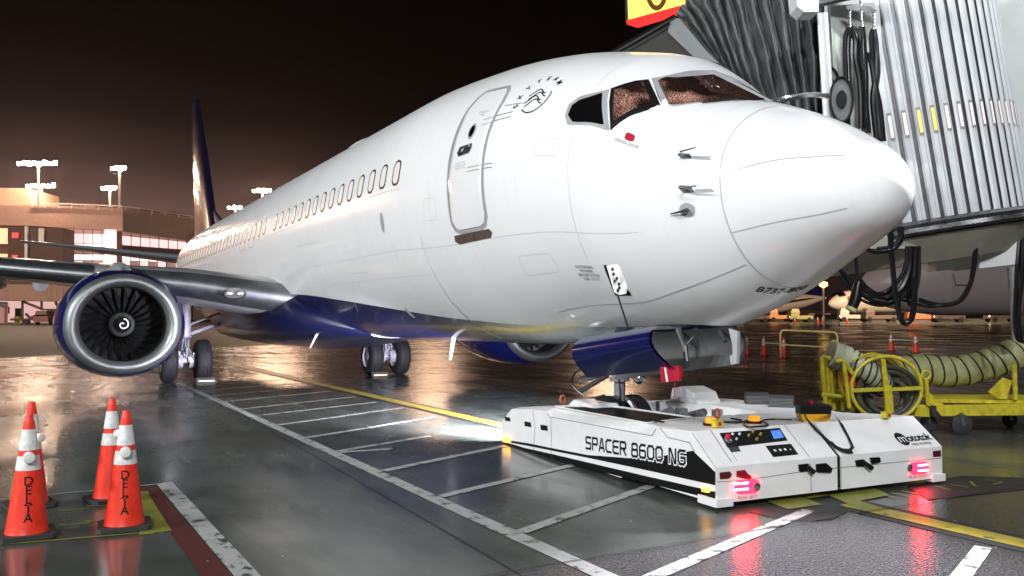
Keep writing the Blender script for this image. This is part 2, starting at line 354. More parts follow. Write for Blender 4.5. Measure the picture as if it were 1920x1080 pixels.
tcn = t.nodes.new('ShaderNodeTexCoord'); sp = t.nodes.new('ShaderNodeSeparateXYZ'); L(tcn.outputs['Object'], sp.inputs[0])
m1 = t.nodes.new('ShaderNodeMapRange'); L(sp.outputs['X'], m1.inputs[0]); m1.inputs[1].default_value = 0; m1.inputs[2].default_value = -40
fc = t.nodes.new('ShaderNodeFloatCurve'); L(m1.outputs[0], fc.inputs['Value'])
BL = [(0, 1.0), (1.6, 1.2), (2.18, 1.585), (3, 1.566), (3.8, 1.556), (4.7, 1.572), (5.85, 1.626), (6.9, 1.69), (8.06, 1.79), (9.26, 1.893), (10.7, 2.015), (13.2, 2.19), (20, 2.3), (26, 2.4), (30, 2.9), (34, 3.4), (40, 4.2)]
cu = fc.mapping.curves[0]
while len(cu.points) > 2: cu.points.remove(cu.points[1])
cu.points[0].location = (0, 1.0/5); cu.points[1].location = (1, 4.2/5)
for s_, z_ in BL[1:-1]: cu.points.new(s_/40, z_/5)
fc.mapping.update()
ml = t.nodes.new('ShaderNodeMath'); ml.operation = 'MULTIPLY'; L(fc.outputs[0], ml.inputs[0]); ml.inputs[1].default_value = 5
sb = t.nodes.new('ShaderNodeMath'); sb.operation = 'SUBTRACT'; L(ml.outputs[0], sb.inputs[0]); L(sp.outputs['Z'], sb.inputs[1])
st = t.nodes.new('ShaderNodeMapRange'); L(sb.outputs[0], st.inputs[0]); st.inputs[1].default_value = -.004; st.inputs[2].default_value = .004
nz = t.nodes.new('ShaderNodeTexNoise'); nz.inputs['Scale'].default_value = 1.2; nz.inputs['Detail'].default_value = 8; L(tcn.outputs['Object'], nz.inputs['Vector'])
crw = t.nodes.new('ShaderNodeValToRGB'); L(nz.outputs['Fac'], crw.inputs[0]); crw.color_ramp.elements[0].color = (.81, .82, .82, 1); crw.color_ramp.elements[1].color = (.84, .85, .85, 1); crw.color_ramp.elements[0].position = .3; crw.color_ramp.elements[1].position = .6
wv = t.nodes.new('ShaderNodeTexNoise'); wv.inputs['Scale'].default_value = 3; wv.inputs['Detail'].default_value = 9; mpv = t.nodes.new('ShaderNodeMapping'); mpv.inputs['Scale'].default_value = (3.0, .5, .35); L(tcn.outputs['Object'], mpv.inputs[0]); L(mpv.outputs[0], wv.inputs['Vector'])
gr = t.nodes.new('ShaderNodeMapRange'); L(wv.outputs['Fac'], gr.inputs[0]); gr.inputs[1].default_value = .56; gr.inputs[2].default_value = .75; gr.inputs[3].default_value = 1; gr.inputs[4].default_value = .95
gs = t.nodes.new('ShaderNodeVectorMath'); gs.operation = 'SCALE'; L(crw.outputs[0], gs.inputs[0]); L(gr.outputs[0], gs.inputs['Scale'])
mxx = t.nodes.new('ShaderNodeMix'); mxx.data_type = 'RGBA'; L(st.outputs[0], mxx.inputs[0]); L(gs.outputs[0], mxx.inputs[6]); mxx.inputs[7].default_value = (.004, .006, .05, 1)
L(mxx.outputs[2], b.inputs['Base Color']); b.inputs['Roughness'].default_value = .24; b.inputs['Coat Weight'].default_value = .25; b.inputs['Coat Roughness'].default_value = .05
nz2 = t.nodes.new('ShaderNodeTexNoise'); nz2.inputs['Scale'].default_value = 2.2; nz2.inputs['Detail'].default_value = 1; L(tcn.outputs['Object'], nz2.inputs['Vector'])
bp = t.nodes.new('ShaderNodeBump'); bp.inputs['Strength'].default_value = .12; bp.inputs['Distance'].default_value = .02; L(nz2.outputs['Fac'], bp.inputs['Height']); L(bp.outputs[0], b.inputs['Normal']); L(bp.outputs[0], b.inputs['Coat Normal'])
ss = [.0005]+list((np.linspace(.08, 2.75, 40))**2)+list(np.arange(8, 38, .5))+[38.1]
SEC = 96; f = MB(); rings = []
for s_ in ss:
    T, B, C, Wd = prof(s_); ring = []
    for i in range(SEC):
        a = 2*math.pi*i/SEC; sn = math.sin(a); ring.append((-s_, -Wd*math.cos(a), C+(T-C if sn > 0 else C-B)*sn))
    rings.append(ring)
f.loft(rings); fus = f.build('fuselage', m_fus, plane, True, angle=60)

def decal(name, poly, mt, parent, off=.004, step=.09, side=-1, hole=None):
    P2 = [Vector((s_, R(p_)*1.8)) for s_, p_ in poly]; n = len(P2); E = [(i, (i+1) % n) for i in range(n)]
    V = list(P2)
    xs = [p.x for p in P2]; ys = [p.y for p in P2]
    def inside(q, pl):
        c = False; j = len(pl)-1
        for i in range(len(pl)):
            if (pl[i].y > q.y) != (pl[j].y > q.y) and q.x < (pl[j].x-pl[i].x)*(q.y-pl[i].y)/(pl[j].y-pl[i].y)+pl[i].x: c = not c
            j = i
        return c
    x = min(xs)+step/2
    while x < max(xs):
        y = min(ys)+step/2
        while y < max(ys):
            if inside(Vector((x, y)), P2): V.append(Vector((x, y)))
            y += step
        x += step
    r = delaunay_2d_cdt(V, E, [], 1, 1e-5)
    m = MB(); m.add([surf(p.x, math.degrees(p.y/1.8), off, side) for p in r[0]], [tuple(ff) for ff in r[2]])
    return m.build(name, mt, parent, True, angle=None)
def subdiv(poly, closed=True, d=.06):
    out = []; n = len(poly)
    for i in range(n if closed else n-1):
        a = poly[i]; b = poly[(i+1) % n]; L_ = math.hypot(b[0]-a[0], R(b[1]-a[1])*1.8); k = max(1, int(L_/d))
        out += [(a[0]+(b[0]-a[0])*j/k, a[1]+(b[1]-a[1])*j/k) for j in range(k)]
    if not closed: out.append(poly[-1])
    return out
def ribbon(name, line, w, mt, parent, off=.003, closed=False, side=-1, mb=None):
    pts = subdiv(line, closed); P = [surf(*p, off, side) for p in pts]; Q = [surf(*p, off+.05, side) for p in pts]; n = len(P)
    A = []; B = []
    for i in range(n):
        tt = (P[(i+1) % n]-P[i-1]) if closed else (P[min(i+1, n-1)]-P[max(i-1, 0)]); nn = (Q[i]-P[i]).normalized(); k = tt.cross(nn).normalized()*w/2
        A.append(P[i]+k); B.append(P[i]-k)
    m = mb or MB(); m.add(A+B, [(i, (i+1) % n, n+(i+1) % n, n+i) for i in range(n if closed else n-1)])
    return m if mb else m.build(name, mt, parent)
def rrect(s0, s1, p0, p1, r=.35, n=5):
    cs, cp = (s0+s1)/2, (p0+p1)/2; hs, hp = (s1-s0)/2, (p1-p0)/2; rs = hs*r*2 if r < .5 else hs; rs = min(rs, hs); rphi = min(hp, math.degrees(rs/1.8)); out = []
    for qx_, qy_, a0 in ((1, 1, 0), (-1, 1, 90), (-1, -1, 180), (1, -1, 270)):
        for k in range(n+1):
            a = R(a0+90*k/n); out.append((cs+qx_*(hs-rs)+rs*math.cos(a), cp+qy_*(hp-rphi)+rphi*math.sin(a)))
    return out
# panel seams: radome joint, doors, panels
ribbon('radome_seam', [(1.165, p) for p in range(-88, 89, 4)], .009, m_seaml, plane)
ribbon('radome_strip', [(1.139, 2), (.8, 14), (.5, 26), (.30, 36)], .008, m_seaml, plane); ribbon('radome_strip', [(1.158, -30), (.7, -30.5), (.27, -31.2)], .010, m_seaml, plane)
sm = MB()
for line in ([(6.1, -17), (6.1, -57), (6.13, -75)], [(9.33, -28.5), (8.5, -29)], [(9.33, -28.5), (9.55, -34), (9.95, -41.7), (10.3, -50)], [(3.0, 0.5), (1.165, .5)][:0],
             [(6.6, 1.5), (16, 1.5)], [(6.1, -10), (6.1, -1)][:0]):
    if line: ribbon('x', line, .007, m_seaml, plane, mb=sm)
ribbon('x', [(3.9, -56.7), (2.6, -54), (1.2, -50.5)], .010, m_seaml, plane, mb=sm)
for s_ in (2.75, 8.6, 11.2, 14.6, 18.2, 22, 26): ribbon('x', [(s_, p) for p in (62, 40, 20, 0, -20, -32)], .004, m_seaml, plane, .0025, mb=sm)
for p_, sa_, sb2 in ((44, 5.6, 28), (-22, 2.0, 12.5), (-33, 6.2, 13)): ribbon('x', [(sa_+(sb2-sa_)*k/20, p_) for k in range(21)], .004, m_seaml, plane, .0025, mb=sm)
for s0_, s1_, q0, q1 in ((3.3, 3.9, -38, -30), (5.5, 5.85, -12, -4), (7.0, 7.5, -44, -36), (2.9, 3.3, 6, 13), (10.6, 12.2, -30, -10)): ribbon('x', rrect(s0_, s1_, q0, q1, .1), .004, m_seaml, plane, .0025, True, mb=sm)
sm.build('skin_seam', m_seaml, plane)
dk = MB(); ribbon('x', [(6.1, -40), (6.12, -57)], .012, m_seam, plane, mb=dk); dk.build('drain_gap', m_seam, plane)
# cockpit glazing
m_glass = mat('dark_glass', (.004, .004, .004), .08, coat=.3)
m_wetglow = bpy.data.materials.new('rain_specked_glow_glass'); m_wetglow.use_nodes = True; t = m_wetglow.node_tree; b = t.nodes['Principled BSDF']; L = t.links.new
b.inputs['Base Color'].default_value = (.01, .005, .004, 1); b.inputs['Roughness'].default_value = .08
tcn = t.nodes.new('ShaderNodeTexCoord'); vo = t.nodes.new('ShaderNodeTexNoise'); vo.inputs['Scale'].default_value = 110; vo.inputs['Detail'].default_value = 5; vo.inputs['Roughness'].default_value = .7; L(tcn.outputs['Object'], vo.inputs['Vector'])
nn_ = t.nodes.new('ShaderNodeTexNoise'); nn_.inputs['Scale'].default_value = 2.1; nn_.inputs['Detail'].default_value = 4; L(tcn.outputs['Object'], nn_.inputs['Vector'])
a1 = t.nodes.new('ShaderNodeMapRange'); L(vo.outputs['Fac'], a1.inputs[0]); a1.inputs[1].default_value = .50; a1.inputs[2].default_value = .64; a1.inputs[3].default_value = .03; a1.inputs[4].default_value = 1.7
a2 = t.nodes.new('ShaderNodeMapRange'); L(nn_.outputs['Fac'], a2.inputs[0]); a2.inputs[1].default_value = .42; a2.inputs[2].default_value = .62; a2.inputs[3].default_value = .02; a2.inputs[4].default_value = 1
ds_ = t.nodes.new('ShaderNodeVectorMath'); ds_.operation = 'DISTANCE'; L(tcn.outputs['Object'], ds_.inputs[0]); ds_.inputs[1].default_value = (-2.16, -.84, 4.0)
a3 = t.nodes.new('ShaderNodeMapRange'); L(ds_.outputs['Value'], a3.inputs[0]); a3.inputs[1].default_value = .02; a3.inputs[2].default_value = .62; a3.inputs[3].default_value = 3.4; a3.inputs[4].default_value = .10  # painted glow on the glass, fading out from one fixed point
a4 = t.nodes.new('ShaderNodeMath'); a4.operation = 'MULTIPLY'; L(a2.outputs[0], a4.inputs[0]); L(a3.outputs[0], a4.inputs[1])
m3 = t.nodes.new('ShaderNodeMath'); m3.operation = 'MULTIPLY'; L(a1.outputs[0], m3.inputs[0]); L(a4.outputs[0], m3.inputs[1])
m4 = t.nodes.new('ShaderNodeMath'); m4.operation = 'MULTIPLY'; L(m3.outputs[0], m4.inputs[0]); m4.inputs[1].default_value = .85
b.inputs['Emission Color'].default_value = (.95, .50, .38, 1); L(m4.outputs[0], b.inputs['Emission Strength'])  # warm glints and glow put into the emission; no lamp behind the glass
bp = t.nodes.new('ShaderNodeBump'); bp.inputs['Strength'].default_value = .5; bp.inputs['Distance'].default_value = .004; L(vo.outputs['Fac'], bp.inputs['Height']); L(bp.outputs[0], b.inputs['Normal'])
wins = [
    ([(2.95, 23.7), (2.97, 29.0), (2.88, 33.2), (2.552, 39.4), (2.303, 20.4), (2.86, 19.6)], m_grey, [(2.90, 23.9), (2.91, 28.6), (2.84, 31.6), (2.60, 36.6), (2.385, 22.0), (2.80, 21.0)], m_glass),
    ([(2.54, 39.9), (2.30, 53.5), (1.995, 45.0), (2.295, 20.6)], m_blk, [(2.485, 39.6), (2.315, 50.3), (2.075, 43.6), (2.30, 24.6)], m_wetglow),
    ([(2.292, 54.9), (2.26, 90.0), (1.40, 89.0), (1.36, 80), (1.985, 45.6)], m_grey, [(2.243, 56.5), (2.19, 87.0), (1.455, 86.0), (1.43, 78), (1.965, 48.6)], m_wetglow)]
for side in (-1, 1):
    for outer, mo, inner, mi_ in wins:
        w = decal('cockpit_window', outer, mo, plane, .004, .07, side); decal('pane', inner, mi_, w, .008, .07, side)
        # rivet line
    wm = MB(); wm.tube([surf(*p, .02, side) for p in [(1.45, 84), (1.52, 70), (1.72, 57)]], .008, 5); wm.build('wiper', m_blk, plane)
# door
d0 = [(4.25, -14), (4.25, 33), (4.31, 39), (4.40, 42), (4.96, 42), (5.05, 39), (5.12, 33), (5.12, -14), (5.05, -17), (4.95, -18), (4.42, -18), (4.31, -17)]
door = decal('service_door', d0, m_white, plane, .002, .09); ribbon('door_seal', d0, .045, m_grey, door, .004, True)
ribbon('door_gap', [(4.68+(s_-4.68)*.945, 12+(p_-12)*.975) for s_, p_ in d0], .007, m_seam, door, .006, True)
decal('door_window', [(4.69+.085*math.cos(a*.3927), 20.1+3.6*math.sin(a*.3927)) for a in range(16)], m_grey, door, .005); decal('door_window', [(4.69+.06*math.cos(a*.3927), 20.1+2.6*math.sin(a*.3927)) for a in range(16)], m_glass, door, .008)
decal('handle_recess', [(4.60, 14.6), (4.90, 14.0), (4.93, 11.5), (4.88, 9.9), (4.62, 10.6), (4.57, 13)], m_dsteel, door, .005)
hm = MB(); hm.tube([surf(*p, .02) for p in [(4.88, 11.2), (4.78, 11.6), (4.74, 12.9), (4.62, 13.4)]], .017, 6); hm.build('door_handle', m_steel, door)
m_scuff = mat('scuff_plate', (.10, .065, .05), .6, var=.4, vscale=15)
decal('scuff_plate', [(5.12, -18.8), (4.26, -18.6), (4.21, -20.0), (4.28, -21.8), (5.05, -22.2), (5.14, -20.8)], m_scuff, plane, .006)
sm = MB()
for line in ([(4.62, 4.5), (4.05, 4.5)], [(4.62, 2.9), (4.05, 2.9)], [(4.5, 22), (3.9, 24)], [(4.5, 24.5), (3.9, 26.3)], [(4.15, 30), (3.75, 30.5)]): ribbon('x', line, .008, m_seam, plane, mb=sm)
sm.build('door_marking', m_seam, plane)
# lettering on the skin
def skin_text(name, txt, s0, p0, size, mt, parent, off=.006, ang=0, spacing=1., rad=1.75, bold=0.):
    V, Fc = text_mesh(txt, size, spacing=spacing, bold=bold); ca, sa = math.cos(R(ang)), math.sin(R(ang)); m = MB()
    m.add([surf(s0-(v.x*ca-v.y*sa), p0+math.degrees((v.x*sa+v.y*ca)/rad), off) for v in V], Fc); return m.build(name, mt, parent)
for i, ch in enumerate('SKYTEAM'):
    a = R(203-i*26); rr = .315
    skin_text('emblem_letter', ch, 3.60-rr*math.cos(a), 33.2+math.degrees(rr*math.sin(a)/1.62), .115, m_blk, plane, ang=math.degrees(a)-90, bold=.001)
em = MB(); ribbon('x', [(3.60-.225*math.cos(R(a)), 33.2+math.degrees(.225*math.sin(R(a))/1.62)) for a in range(232, 392, 10)], .014, m_blk, plane, .006, mb=em)
for k, dy in enumerate((-.075, -.025, .03, .08)):
    x0, x1 = (-.15, .12) if k % 2 else (-.12, .16)
    ribbon('x', [(3.60-(x0+(x1-x0)*j/12), 33.2+math.degrees((dy+.045*math.sin(j/12*6.0-1.2)+.05*(j/12-.5))/1.62)) for j in range(13)], .014, m_blk, plane, .006, mb=em)
em.build('emblem', m_blk, plane)
skin_text('type_lettering', 'B737-800', 1.235, -83, .125, m_blk, plane, ang=-70, spacing=1.05, rad=1.0, bold=.002)
m_red = mat('red_decal', (.42, .01, .03), .4)
decal('rescue_decal', rrect(2.03, 2.13, 19.3, 23.4), m_red, plane, .005)
skin_text('rescue_lettering', 'EMERGENCY RESCUE\nLOCATION THIS SIDE', 2.09, 17.6, .028, m_blk, plane)
skin_text('door_lettering', 'EMERGENCY\nEXIT', 4.58, 28, .045, m_seaml, plane); skin_text('door_lettering', 'PULL HANDLE\nROTATE TO OPEN\nPUSH TO STOW', 4.80, 6.0, .035, m_seaml, plane)
skin_text('power_lettering', 'EXTERNAL\nPOWER\nRECEPTACLE\nUSE 115 V', 2.86, -38.5, .055, m_seam, plane)
# passenger windows
m_shade = mat('lit_cabin_window', (.5, .48, .46), .3, emit=(1, .88, .82), es=.36)
m_wrim = mat('window_rim', (.03, .03, .03), .4)
for i in range(48):
    if i == 15: continue
    s_ = 6.79+.508*i
    if s_ > 32.5: break
    w = decal('passenger_window', rrect(s_-.135, s_+.135, 3.3, 15.0, .40), m_wrim, plane, .003, .14); decal('pane', rrect(s_-.105, s_+.095, 4.3, 14.0, .40), m_shade, w, .006, .14)
for s0 in (15.9, 16.9):
    ribbon('overwing_exit', rrect(s0, s0+.62, -2, 22, .2), .02, m_seaml, plane, .004, True)
ribbon('aft_door_outline', rrect(28.6, 29.5, -15, 40, .2), .035, m_grey, plane, .004, True)
# probes, vane, power panel, static ports
for s_, p_ in ((1.50, 13.8), (1.47, -5.3)):
    w = decal('pitot_mount', [(s_+.07, p_+.9), (s_+.05, p_+2.0), (s_-.04, p_+1.6), (s_-.08, p_-1.6), (s_+.02, p_-1.8)], m_dsteel, plane, .005, .05)
    pm = MB(); a = surf(s_, p_, 0); b_ = surf(s_, p_, .10); pm.tube([a, b_, b_+Vector((.08, 0, 0)), b_+Vector((.20, 0, 0))], [.012, .011, .009, .006], 8); pm.build('probe', m_steel, w, True)
    decal('probe_plate', [(s_-.08, p_-.2), (s_-.22, p_-.2), (s_-.25, p_-1.9), (s_-.08, p_-1.9)], m_grey, plane, .0035, .05)
w = decal('vane_plate', [(1.485+.07*math.cos(a*.393), -14.9+3.4*math.sin(a*.393)) for a in range(16)], m_grey, plane, .006, .05); pm = MB(); a = surf(1.485, -14.9, .07); pm.rod(surf(1.485, -14.9, 0), a, .02); pm.tube([a, a+Vector((-.17, -.02, -.01))], [.014, .006], 6); pm.build('vane', m_dsteel, w)
decal('power_hatch', [(2.56, -34.7), (2.43, -34.7), (2.46, -49.5), (2.69, -49.5)], m_blk, plane, .004, .06)
fl = MB(); P_ = [D(1137, 498, 7.42), D(1156, 495, 7.40), D(1162, 500, 7.38), D(1177, 540, 7.28), D(1174, 551, 7.28), D(1160, 553, 7.30), D(1152, 548, 7.32)]
fl.prism(P_, Vector(CAM-np.array(P_[0])).normalized()*-.015); hat = fl.build('power_hatch_door', m_white, plane)
for u, v in ((1148, 505), (1150, 514), (1156, 522), (1152, 527), (1160, 533), (1161, 540), (1158, 545)): fl = MB(); fl.lathe([(0, .0001), (0, .018), (.012, .012), (.012, .0001)], 8, D(u, v, 7.30 if v < 530 else 7.24), 'y'); fl.build('door_fastener', m_dsteel, hat)
fl = MB(); fl.rod(D(1158, 553, 7.30), D(1177, 613, 7.15), .008); fl.build('hatch_strut', m_blk, plane)
for s_, p_, sz in ((7.35, -10.1, .10), (7.97, -52.2, .09)):
    decal('static_port', [(s_+sz*.7*math.cos(a*.393), p_+sz*40*math.sin(a*.393)) for a in range(16)], m_grey, plane, .004, .08)
# blade antennas under the belly, domes on the crown
for u, v, du, dv_, d in ((850, 634, -6, 40, 13.6), (603, 617, -22, 36, 17.5)):
    a = D(u, v, d); b_ = D(u+du, v+dv_, d); m = MB(); w = .20; x = Vector((1, 0, 0))
    m.loft([[a+x*w*.5+Vector((0, .02, .1)), a+Vector((0, -.02, .1)), a-x*w*.5+Vector((0, .02, .1)), a+Vector((0, .05, .1))], [b_+x*.05, b_+Vector((0, -.01, 0)), b_-x*.07, b_+Vector((0, .02, 0))]]); m.build('blade_antenna', m_white, plane)
m = MB(); m.lathe([(math.sin(a*.157)*.32, math.cos(a*.157)*1.0) for a in range(0, 11)], 24); o = m.build('satcom_dome', m_white, plane, True); o.location = (-13.0, 0, 5.30); o.scale = (1.2, .5, 1)
m = MB(); m.box((-16.4, 0, 5.45), (.2, .03, .32)); m.build('crown_antenna', m_white, plane)
# wing-body fairing
m = MB(); rr = []
for s_, wd, zb, zt in ((11.6, .5, 1.28, 1.5), (12.6, 1.3, 1.18, 2.0), (13.6, 1.75, 1.08, 2.35), (15, 2.05, .98, 2.6), (18, 2.1, .95, 2.6), (21, 2.0, 1.0, 2.5), (23, 1.5, 1.15, 2.2), (24.5, .6, 1.27, 1.5)):
    rr.append([(-s_, wd*math.cos(a)*(1 if abs(math.cos(a)) < .8 else 1), (zb+zt)/2+(zt-zb)/2*(abs(math.sin(a))**.7)*(1 if math.sin(a) > 0 else -1)) for a in np.linspace(0, 2*math.pi, 33)[:-1]])
m.loft(rr); m.build('wing_fairing', mat('navy_fairing', (.003, .004, .022), .32, coat=.1), plane, True)
# wings
def airfoil(le_s, y, z, ch, tc, n=14, twist=0., x0=0, x1=1):
    xs = [(1-math.cos(math.pi*i/n))/2 for i in range(n+1)]; up = []; dn = []
    for x in xs:
        x = x0+(x1-x0)*x
        th = 5*tc*(.2969*math.sqrt(x)-.126*x-.3516*x*x+.2843*x**3-.1036*x**4); cb = .02*4*x*(1-x)
        up.append((x, cb+th)); dn.append((x, cb-th))
    pts = up[::-1]+dn[1:]
    return [(-(le_s+x*ch), y, z+zz*ch-math.tan(twist)*x*ch) for x, zz in pts]
WS = [(1.5, 13.75, 2.10, 7.2, .135), (2.3, 13.95, 2.20, 7.1, .13), (3.4, 14.4, 2.38, 6.6, .125), (4.83, 15.25, 2.55, 5.7, .115), (6.0, 15.9, 2.68, 4.9, .11), (9, 17.6, 2.98, 4.0, .105), (13, 19.85, 3.42, 2.9, .10), (17.1, 22.2, 3.9, 1.7, .10)]
for side in (-1, 1):
    m = MB(); m.loft([airfoil(s_, side*y, z, c, tk, twist=R(1.0)) for y, s_, z, c, tk in WS]); wing = m.build('wing', m_wing, plane, True)
    m = MB()
    for A, B in ((WS[0:4], 0), ([(5.3, 15.55, 2.61, 5.35, .113)]+WS[4:7], 0)):
        rings = []
        for y, s_, z, c, tk in A:
            r0 = airfoil(s_-.035, side*y, z-.004, c, tk*1.09, 10, R(1.0), 0, .075 if y > 5 else .055); rings.append(r0)
        m.loft(rings)
    m.build('leading_edge_slat', m_slat, wing, True)
    if side < 0:
        lm = MB(); c = D(459, 534, 19.0); 
        lm.lathe([(0, .0001), (.01, .20), (.05, .19)], 20, (0, 0, 0), 'x'); lo = lm.build('landing_light', mat('light_recess', (.02, .02, .02), .5, spec=.2), wing, True); lo.location = (-13.93, -2.70, 2.22); lo.scale = (1, 1.2, .62)
        for yy in (-.09, .09):
            lm = MB(); lm.lathe([(.055, .0001), (.06, .045), (.05, .065)], 16, (0, yy, 0), 'x'); lm.build('lamp_lens', mat('lamp_glass', (.22, .22, .22), .25, metal=.6), lo, True)
    for yy, ss_, cc in ((7.2, 18.6, 3.3), (10.4, 20.2, 2.8), (13.6, 21.7, 2.2)):
        m = MB(); m.tube([(-ss_, side*yy, 2.75+(yy-7)*.1), (-ss_-.6, side*yy, 2.62+(yy-7)*.1), (-ss_-cc*.7, side*yy, 2.6+(yy-7)*.1), (-ss_-cc, side*yy, 2.75+(yy-7)*.1)], [.04, .17, .16, .03], 12); m.build('flap_fairing', m_wing, wing, True)
fp = D(76, 533, 25.5); m = MB(); m.tube([(fp.x, fp.y, fp.z+.1), (fp.x-.1, fp.y, fp.z), (fp.x-1.2, fp.y, fp.z), (fp.x-2.4, fp.y, fp.z+.3)], [.10, .22, .2, .05], 12); m.build('flap_fairing', m_wing, plane, True)
# engines
m_spin = mat('spinner_black', (.01, .01, .01), .3); m_fan = mat('fan_blade', (.007, .0075, .0075), .5, metal=.0, var=.3, spec=.25); m_duct = mat('inlet_liner', (.012, .013, .012), .5, var=.2)
m_lip = mat('inlet_lip_metal', (.22, .235, .235), .46, metal=.85, var=.18, vscale=3)
def esec(x, r, yc, zc, wf, n=48):
    out = []
    for i in range(n):
        a = 2*math.pi*i/n; c, s_ = math.cos(a), math.sin(a); k = .93 if s_ < 0 else .97
        out.append((x, yc+r*wf*c*(1+.035*abs(s_)*(s_ < 0)), zc+r*k*s_))
    return out
XL = -13.72
for yc in (-4.83, 4.83):
    eng = thing('tmp', '', '') ; bpy.data.objects.remove(eng)
    zc = 1.56
    m = MB(); m.loft([esec(x, r, yc, zc+dz, wf) for x, r, dz, wf in ((XL-.16, 1.045, 0, 1.03), (XL-.5, 1.13, 0, 1.05), (XL-1.1, 1.19, 0, 1.04), (XL-1.9, 1.18, .01, 1.02), (XL-2.8, 1.08, .03, 1.0), (XL-3.6, .93, .05, 1.), (XL-3.9, .84, .06, 1.))], False); eng = m.build('engine_cowling', m_blue, plane, True)
    m = MB(); m.loft([esec(x, r, yc, zc, wf) for x, r, wf in ((XL-.165, 1.048, 1.03), (XL-.08, 1.01, 1.03), (XL-.02, .96, 1.03), (XL, .915, 1.025), (XL-.02, .87, 1.02), (XL-.09, .825, 1.01), (XL-.22, .795, 1.0))], False); m.build('inlet_lip', m_lip, eng, True, angle=None)
    m = MB(); m.loft([esec(x, r, yc, zc, wf) for x, r, wf in ((XL-.22, .795, 1.), (XL-.6, .79, 1.), (XL-1.0, .80, 1.), (XL-1.02, .1, 1.))], False); m.build('inlet_duct', m_duct, eng, True)
    m = MB()
    for k in range(24):
        a = 2*math.pi*k/24; rings = []
        for r_, tw, ch in ((.20, 25, .10), (.45, 42, .13), (.78, 60, .17)):
            ca, sa = math.cos(a), math.sin(a); tx = math.cos(R(tw))*ch; tt = math.sin(R(tw))*ch
            rings.append([(XL-.80+q*tx, yc+ca*r_-sa*(q*tt+.04*(r_-.2)), zc-.01+(sa*r_+ca*(q*tt+.04*(r_-.2)))*.97) for q in (-1, 1)]+[(XL-.806-1*-tx*.98, yc+ca*r_-sa*(tt*.98), zc-.01+(sa*r_+ca*(tt*.98))*.97)])
        m.add([p for rg in rings for p in rg[:2]], [(0, 1, 3, 2), (2, 3, 5, 4)])
    m.build('fan', m_fan, eng)
    m = MB(); m.lathe([(XL-.42, .0001), (XL-.46, .06), (XL-.52, .12), (XL-.60, .17)], 24, (0, yc, zc), 'x'); sp_ = m.build('spinner', m_spin, eng, True)
    m = MB(); m.lathe([(XL-.60, .17), (XL-.68, .235), (XL-.74, .25)], 24, (0, yc, zc), 'x'); m.build('spinner_ring', mat('spinner_ring_grey', (.055, .06, .06), .4, var=.3, vscale=20), eng, True)
    m = MB(); pts = [(XL-.405-abs(.013*(k/24*.12)*60)*.0-(.02+.10*k/24)*.62+.0, yc+(.02+.10*k/24)*math.cos(k*.28+1), zc+(.02+.10*k/24)*math.sin(k*.28+1)) for k in range(25)]
    pts = [(p[0]+.02, p[1], p[2]) for p in pts]; m.tube(pts, .014, 6); m.build('spinner_swirl', m_white, sp_)
    m = MB(); m.loft([esec(x, r, yc, zc+.08, 1) for x, r in ((XL-3.85, .62), (XL-4.6, .5), (XL-5.2, .35))]); m.build('exhaust_nozzle', m_dsteel, eng, True)
    m = MB(); m.loft([[(x, yc+wd*math.cos(a), zl+(zh-zl)*math.sin(a)) for a in np.linspace(0, math.pi, 13)] for x, wd, zl, zh in ((XL-.9, .02, 2.68, 2.69), (XL-1.2, .24, 2.55, 2.86), (XL-1.9, .30, 2.4, 2.92), (XL-3.2, .25, 2.2, 2.75), (XL-5, .15, 2.2, 2.5))]); m.build('engine_pylon', m_wing, plane, True)
# tail
m = MB()
def sec4(ls, ts, z, th, y=0): c = ts-ls; return [(-(ls+c*x), y+th*c*w, z) for x, w in ((0, 0), (.03, .35), (.15, .8), (.35, 1), (.6, .8), (1, .03), (1, -.03), (.6, -.8), (.35, -1), (.15, -.8), (.03, -.35))]
m.loft([sec4(31.2, 37.2, 5.0, .045), sec4(32.0, 37.4, 5.9, .048), sec4(34.5, 38.2, 9.2, .05), sec4(36.9, 38.9, 12.1, .05)]); fin = m.build('tail_fin', mat('fin_navy', (.003, .004, .028), .25, coat=.3), plane, True)
m = MB(); m.loft([sec4(28.2, 33, 5.2, .012), sec4(30.2, 33, 5.62, .02), sec4(32.2, 33.6, 6.3, .035)]); m.build('dorsal_fin', m_blue, fin, True)
for side in (-1, 1):
    m = MB(); m.loft([airfoil(34.2, side*.6, 4.35, 3.6, .10, 10), airfoil(38.0, side*7.17, 5.15, 1.2, .09, 10)]); m.build('tailplane', m_wing, plane, True)
# gear
def wheel(parent, x, y, z, r, w, nm='wheel'):
    m = MB(); m.lathe([(-w*.5, r*.55), (-w*.5, r*.8), (-w*.42, r*.93), (-w*.28, r*.99), (-w*.14, r), (-w*.13, r*.985), (-w*.10, r*.985), (-w*.09, r), (w*.09, r), (w*.10, r*.985), (w*.13, r*.985), (w*.14, r), (w*.28, r*.99), (w*.42, r*.93), (w*.5, r*.8), (w*.5, r*.55)], 40, (x, y, z), 'y'); o = m.build(nm, m_tyre, parent, True)
    m = MB(); m.lathe([(-w*.46, .0001), (-w*.46, r*.2), (-w*.3, r*.3), (-w*.38, r*.54), (-w*.5, r*.56)], 24, (x, y, z), 'y'); m.lathe([(w*.46, .0001), (w*.46, r*.2), (w*.3, r*.3), (w*.38, r*.54), (w*.5, r*.56)], 24, (x, y, z), 'y'); m.build('rim', m_gear, o, True)
    return o
